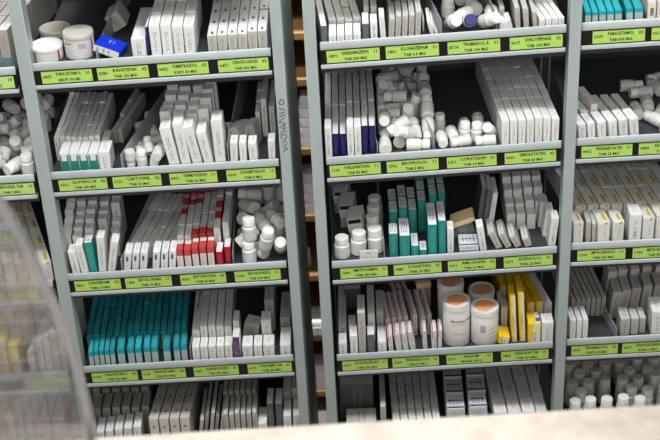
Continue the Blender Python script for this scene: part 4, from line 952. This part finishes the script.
for r in range(6):
    for c in range(7):
        x = 573+c*16.5-r*.8+(8 if r % 2 else 0); v = .022+.029*r
        if 606 < x < 616 and r < 4 or x > 664 or (c, r) in ((1, 1), (5, 0)): continue
        stand(b, S, x+rnd.uniform(-1.2, 1.2), 0, .0125, .052+.010*rnd.random(), 'white bottle', v+rnd.uniform(-.002, .002), rnd.uniform(-2, 2), 1+r, pitch=rnd.uniform(-4, 6))
# ================================================================== FAR-LEFT BAY (seen past the post and through the acrylic screen)
S = SH['FL', 1]
b = bin_('far bay top shelf at the picture edge', 'grey cartons on the far top shelf')
block(b, S, cols(-62, 14, 7, .3), 30, 4, .060, 'tealfoot', v=.010, slant=.12)
S = SH['FL', 2]
b = bin_('in the pale heap at picture edge', 'pale tubs at the picture edge')
pile(b, 'I', S, -22, .003, 'pale tub')
S = SH['FL', 3]
b = bin_('far bay third shelf at picture edge', 'yellow-striped cartons in the far bay')
block(b, S, cols(-30, 55, 7, .5), [262, 262, 262, 262, 262, 262, 262], 4, .058, 'yellowstripe', obs=(45, 258, 30, 214), hj=.001)
S = SH['FL', 4]
b = bin_('behind the acrylic screen, far bay fourth shelf', 'cartons behind the acrylic screen')
block(b, S, [(-14, -2), (-1, 11), (12, 22)], [342, 340, 346], 3, .05, 'yellow', v=.012, slant=.06)
block(b, S, [(30, 37), (39, 46), (47.5, 54), (55.5, 62), (63, 69.5)], [352, 340, 336, 330, 328], 3, .045, 'white', v=.014, slant=.10)
S = SH['FL', 5]
b = bin_('far bay lowest shelf behind the acrylic screen', 'cartons on the far lowest shelf')
block(b, S, cols(-10, 70, 6, .5), 420, 2, .06, 'slate', v=.02)


# ================================================================== BOOKCASE BEHIND THE GAP
YB = .80
root = empty('wooden_bookcase', (0, YB, 0)); tag(root, 'brown wooden bookcase glimpsed through the gap between the two racks', 'bookcase')
gx = lambda px, py: hitY(px, py, YB).x
bx0, bx1 = gx(300, 200)-.30, gx(300, 200)+.34
shelf_z = []
for py in (-22, 33, 79.5, 149, 216, 276, 336, 392):
    z = hitY(300, py, YB).z; shelf_z.append(z)
    m = MB().box(bx0, bx1, 0, .30, z-.017, z); o = m.build('wood_shelf', 'wood', root, .001)
MB().box(bx0, bx1, .30, .312, .05, shelf_z[0]+.2).build('wood_back', 'wood_dark', root)
for xx in (bx0-.018, bx1): MB().box(xx, xx+.018, 0, .312, 0, shelf_z[0]+.2).build('wood_side', 'wood_dark', root)
def stack(b, px0, px1, shelf_i, n, hh, style, cat_look, depth=.05, ncol=1, x_off=0):
    z = shelf_z[shelf_i]
    py = proj((0, YB, z))[1]
    X0, X1 = hitY(px0, proj((-.1, YB+.008, z))[1], YB+.008).x, hitY(px1, proj((-.1, YB+.008, z))[1], YB+.008).x
    w = (X1-X0)/ncol
    for c in range(ncol):
        for k in range(n[c] if isinstance(n, (list, tuple)) else n):
            put_carton(b, c, X0+w*(c+.5), YB+.008, z+k*(hh+.0006), w-.0008, depth, hh, style, look=cat_look, flap=True)
class VBin(Bin):
    """boxes of a stack, counted from its foot"""
    def __init__(self, phrase, group): Bin.__init__(self, phrase, group); BINS.append(self)
    def finish(b):
        d = {}
        for look, row, x, o, cat in b.items: d.setdefault((look, row), []).append(o)
        many = len({k[1] for k in d}) > 1
        for (look, row), L in d.items():
            for i, o in enumerate(sorted(L, key=lambda t: t.location.z)):
                tag(o, f'{look}, {ordw(i+1)} from bottom'+(f' of {"left" if row == 0 else "right"} stack' if many else '')+f', {b.phrase}', 'box', b.group)
b = VBin('bookcase shelf level with the scribble', 'white boxes on the bookcase'); stack(b, 294, 311, 3, [4, 5], .0245, 'plain', 'small white box', ncol=2)
b = VBin('bookcase shelf below the scribble', 'pinkish boxes on the bookcase'); stack(b, 298, 316, 4, [4, 4], .027, 'pink', 'pinkish box', ncol=2)
b = VBin('bookcase shelf near the counter level', 'pinkish boxes low on the bookcase'); stack(b, 309, 327, 7, [3, 3], .025, 'pink', 'pale box', ncol=2)
b = bin_('on the bookcase seen through the gap', 'bottles on the bookcase')
z = shelf_z[5]; p = hitY(306, 268, YB+.05)
bottle(b, Vector((p.x, YB+.05, z+.0245+.0005)), Quaternion(), .014, .049, 'lone white bottle')
k = 0
for r in range(3):
    for c in range(3):
        z = shelf_z[6]; X = hitY(308+c*6.4, 330, YB+.008).x
        bottle(b, Vector((X, YB+.008+.028*r, z+.0205+.0005)), Quaternion(), .0120, .041, 'small white bottle', 2+r)

# ---- what cannot be seen from the counter is left out; what only shows from a step aside is described as hidden
from mathutils.bvhtree import BVHTree
bpy.context.view_layer.update()
vv_, ff_, own_ = [], [], []
for o in COL.objects:
    if o.type != 'MESH': continue
    t = o
    while t.parent: t = t.parent
    k0 = len(vv_); mw = o.matrix_world
    vv_ += [mw @ v.co for v in o.data.vertices]
    for p in o.data.polygons: ff_.append([k0+i for i in p.vertices]); own_.append(t.name)
tree_ = BVHTree.FromPolygons(vv_, ff_)
def seen_from(pos, step, shown):
    for iy in range(int(-20/step), int(460/step)):
        for ix in range(int(-30/step), int(690/step)):
            d = CAM+ray(ix*step+.5, iy*step+.5)*2.45-pos
            idx = tree_.ray_cast(pos, d, 9)[2]
            if idx is not None: shown[own_[idx]] = shown.get(own_[idx], 0)+1
MAIN = {}; seen_from(CAM, 1.0, MAIN)
SIDE = {}
for off_ in ((-.35, 0, 0), (.35, 0, 0), (0, .05, .25)): seen_from(CAM+Vector(off_), 2.0, SIDE)
n_all = n_drop = n_hid = 0
for b in BINS:
    keep, hid = [], []
    for it in b.items:
        n_all += 1; o = it[3]
        if MAIN.get(o.name, 0) >= 3: keep.append(it)
        elif SIDE.get(o.name, 0) >= 2 or MAIN.get(o.name, 0): hid.append(it); n_hid += 1
        else:
            n_drop += 1
            for c in list(o.children): bpy.data.objects.remove(c)
            bpy.data.objects.remove(o)
    b.items = keep; b.finish()
    for it in hid: tag(it[3], f'{it[0]} hidden behind others, {b.phrase}', it[4], b.group+', hidden ones')
print('THINGS', n_all, 'dropped', n_drop, 'hidden', n_hid)

# ================================================================== COUNTER, SCREEN, ROOM
CT = 1.43
A = hitZ(60, 437.5, CT); B = hitZ(660, 402.5, CT); d = (B-A); d.z = 0; d.normalize(); n = Vector((-d.y, d.x, 0))
e0, e1 = A-d*1.0, B+d*1.0
m, nt, bs = new_mat('beige_stone')
tc = nt.nodes.new('ShaderNodeTexCoord'); n1 = nt.nodes.new('ShaderNodeTexNoise'); n1.inputs['Scale'].default_value = 30; n1.inputs['Detail'].default_value = 6
n2 = nt.nodes.new('ShaderNodeTexVoronoi'); n2.inputs['Scale'].default_value = 140
nt.links.new(tc.outputs['Object'], n1.inputs['Vector']); nt.links.new(tc.outputs['Object'], n2.inputs['Vector'])
cr = nt.nodes.new('ShaderNodeValToRGB'); cr.color_ramp.elements[0].color = srgb(120, 104, 90); cr.color_ramp.elements[0].position = .3; cr.color_ramp.elements[1].color = srgb(148, 138, 123); cr.color_ramp.elements[1].position = .58
nt.links.new(n1.outputs['Fac'], cr.inputs[0])
c2 = mixc(nt, math_n(nt, 'LESS_THAN', n2.outputs['Distance'], .22), cr.outputs[0], srgb(134, 124, 110)); nt.links.new(c2, bs.inputs['Base Color']); bs.inputs['Roughness'].default_value = .4
MT['stone'] = m
root = empty('service_counter', ((e0+e1)/2+Vector((0, 0, -CT)))); tag(root, 'beige stone service counter running across the foreground below the shelves', 'counter')
mb = MB(); th = .035
p4 = [e0, e1, e1-n*.55, e0-n*.55]
off = root.location
bm = mb.bm
mb.hexa([(q.x-off.x, q.y-off.y, CT-th) for q in p4][::-1][::-1]+[(q.x-off.x, q.y-off.y, CT) for q in p4])
mb.build('counter_top', 'stone', root, .004)
mb = MB(); q4 = [e0-n*.04, e1-n*.04, e1-n*.50, e0-n*.50]
mb.hexa([(q.x-off.x, q.y-off.y, 0) for q in q4]+[(q.x-off.x, q.y-off.y, CT-th) for q in q4]); mb.build('counter_base', 'stone', root)
# acrylic screen: upright sheet standing on the counter, with a curved cut-out edge
m, nt, bs = new_mat('acrylic')
nt.nodes.remove(bs); out = nt.nodes['Material Output']
tr = nt.nodes.new('ShaderNodeBsdfTransparent'); tr.inputs[0].default_value = (.96, .95, .95, 1)
rf = nt.nodes.new('ShaderNodeBsdfRefraction'); rf.inputs['Roughness'].default_value = .085; rf.inputs['IOR'].default_value = 1.12; rf.inputs[0].default_value = (.97, .96, .96, 1)
df = nt.nodes.new('ShaderNodeBsdfDiffuse'); df.inputs[0].default_value = srgb(206, 198, 196)
gl = nt.nodes.new('ShaderNodeBsdfGlossy'); gl.inputs['Roughness'].default_value = .12
m1 = nt.nodes.new('ShaderNodeMixShader'); m1.inputs[0].default_value = .55; nt.links.new(tr.outputs[0], m1.inputs[1]); nt.links.new(rf.outputs[0], m1.inputs[2])
m2 = nt.nodes.new('ShaderNodeMixShader'); nt.links.new(m1.outputs[0], m2.inputs[1]); nt.links.new(df.outputs[0], m2.inputs[2])
tcn = nt.nodes.new('ShaderNodeTexCoord'); nn = nt.nodes.new('ShaderNodeTexNoise'); nn.inputs['Scale'].default_value = 9; nt.links.new(tcn.outputs['Object'], nn.inputs['Vector'])
mr = nt.nodes.new('ShaderNodeMapRange'); mr.inputs[1].default_value = .3; mr.inputs[2].default_value = .7; mr.inputs[3].default_value = .08; mr.inputs[4].default_value = .30; nt.links.new(nn.outputs['Fac'], mr.inputs[0]); nt.links.new(mr.outputs[0], m2.inputs[0])
m3 = nt.nodes.new('ShaderNodeMixShader'); m3.inputs[0].default_value = .03; nt.links.new(m2.outputs[0], m3.inputs[1]); nt.links.new(gl.outputs[0], m3.inputs[2])
nt.links.new(m3.outputs[0], out.inputs[0]); MT['acrylic'] = m
m, nt, bs = new_mat('acrylic_edge'); nt.nodes.remove(bs); out = nt.nodes['Material Output']
tr = nt.nodes.new('ShaderNodeBsdfTransparent'); df = nt.nodes.new('ShaderNodeBsdfDiffuse'); df.inputs[0].default_value = srgb(206, 204, 204); m2 = nt.nodes.new('ShaderNodeMixShader'); m2.inputs[0].default_value = .55
nt.links.new(tr.outputs[0], m2.inputs[1]); nt.links.new(df.outputs[0], m2.inputs[2]); nt.links.new(m2.outputs[0], out.inputs[0]); MT['acrylic_edge'] = m
YS = e0.lerp(e1, .3).y-.10
curve = [(-60,120),(-30,165),(-8,190),(6,206),(18,226),(32,252),(46,281),(58,308),(68,332),(77,358),(84,384),(90,410),(94,436)]
cw = [hitY(x, y, YS) for x, y in curve]
bot = CT+.0005
zlow = [p for p in cw if p.z > bot]; last = cw[-1]
xl_ = hitY(-160, 300, YS).x
poly = [(p.x, p.z) for p in zlow]
if zlow[-1] is not last or True: poly.append((zlow[-1].x+.002, bot))
poly += [(xl_, bot), (xl_, cw[0].z)]
mb = MB(); T = .006
f0 = [mb.bm.verts.new((x, YS, z)) for x, z in poly]; f1 = [mb.bm.verts.new((x, YS+T, z)) for x, z in poly]
mb.bm.faces.new(f0); mb.bm.faces.new(f1[::-1])
for i in range(len(poly)):
    j = (i+1) % len(poly); mb.bm.faces.new((f0[i], f1[i], f1[j], f0[j]))
scr_ = mb.build('acrylic_screen', 'acrylic'); tag(scr_, 'hazy clear acrylic screen with curved edge standing on the counter', 'screen')
mb = MB(); wd = .0055
pts = poly[:-2]; inn = []
for i, (x, z) in enumerate(pts):
    a_, b_ = pts[max(0, i-1)], pts[min(len(pts)-1, i+1)]
    t = Vector((b_[0]-a_[0], b_[1]-a_[1])).normalized(); nrm = Vector((t.y, -t.x))
    if nrm.x > 0: nrm = -nrm
    inn.append((x+nrm.x*wd, max(bot, z+nrm.y*wd)))
for i in range(len(pts)-1):
    q = [pts[i], pts[i+1], inn[i+1], inn[i]]
    a = [mb.bm.verts.new((x, YS-.0025, z)) for x, z in q]; c = [mb.bm.verts.new((x, YS-.0005, z)) for x, z in q]
    mb.bm.faces.new(a); mb.bm.faces.new(c[::-1])
    for k in range(4):
        l = (k+1) % 4; mb.bm.faces.new((a[k], c[k], c[l], a[l]))
bmesh.ops.remove_doubles(mb.bm, verts=mb.bm.verts[:], dist=.00005)
eo = mb.build('polished_edge', 'acrylic_edge', scr_); eo['label'] = 'paler bevelled edge band'
# floor and back wall
def struct(name, mb, mt): o = mb.build(name, mt); o['kind'] = 'structure'; return o
MT['floor_lino'] = mat('floor_lino', (120, 116, 110), .5, noise=.1, scale=4); MT['wall_paint'] = mat('wall_paint', (186, 182, 174), .7, noise=.04, scale=6)
struct('floor', MB().box(-3, 3, -3.2, 1.4, -.05, 0), 'floor_lino')
# unseen wall added above the service opening to shade the counter
struct('counter_shade_wall', MB().box(-3, 3, -.98, -.88, 1.92, 3.4), 'wall_paint')
struct('wall_back', MB().box(-3, 3, 1.4, 1.5, 0, 3.4), 'wall_paint')

# ================================================================== LIGHT
def area(name, loc, rot, sx, sy, power, col=(1, 1, 1)):
    l = bpy.data.lights.new(name, 'AREA'); l.shape = 'RECTANGLE'; l.size = sx; l.size_y = sy; l.energy = power; l.color = col
    o = bpy.data.objects.new(name, l); COL.objects.link(o); o.location = loc; o.rotation_euler = rot; return o
area('ceiling_tube_light', (.1, -.76, 3.25), (R(12), 0, 0), 2.6, .30, 62, (.97, 1, 1))
area('hall_fill_light', (.2, -4.2, 3.3), (R(62), 0, 0), 3.0, 1.0, 50, (1, .99, .97))
area('bookcase_fill_light', (-.05, .56, 3.2), (R(-4), 0, 0), 1.6, .2, 150, (1, .97, .93))
wd_ = bpy.data.worlds.new('world'); scene.world = wd_; wd_.use_nodes = True
wd_.node_tree.nodes['Background'].inputs[0].default_value = (.93, .97, 1, 1); wd_.node_tree.nodes['Background'].inputs[1].default_value = .32
vs = scene.view_settings; vs.view_transform = 'Standard'; vs.look = 'None'; vs.gamma = 1; vs.use_curve_mapping = False; vs.exposure = 0
scene.cycles.use_denoising = True; scene.cycles.max_bounces = 8; scene.cycles.transparent_max_bounces = 12
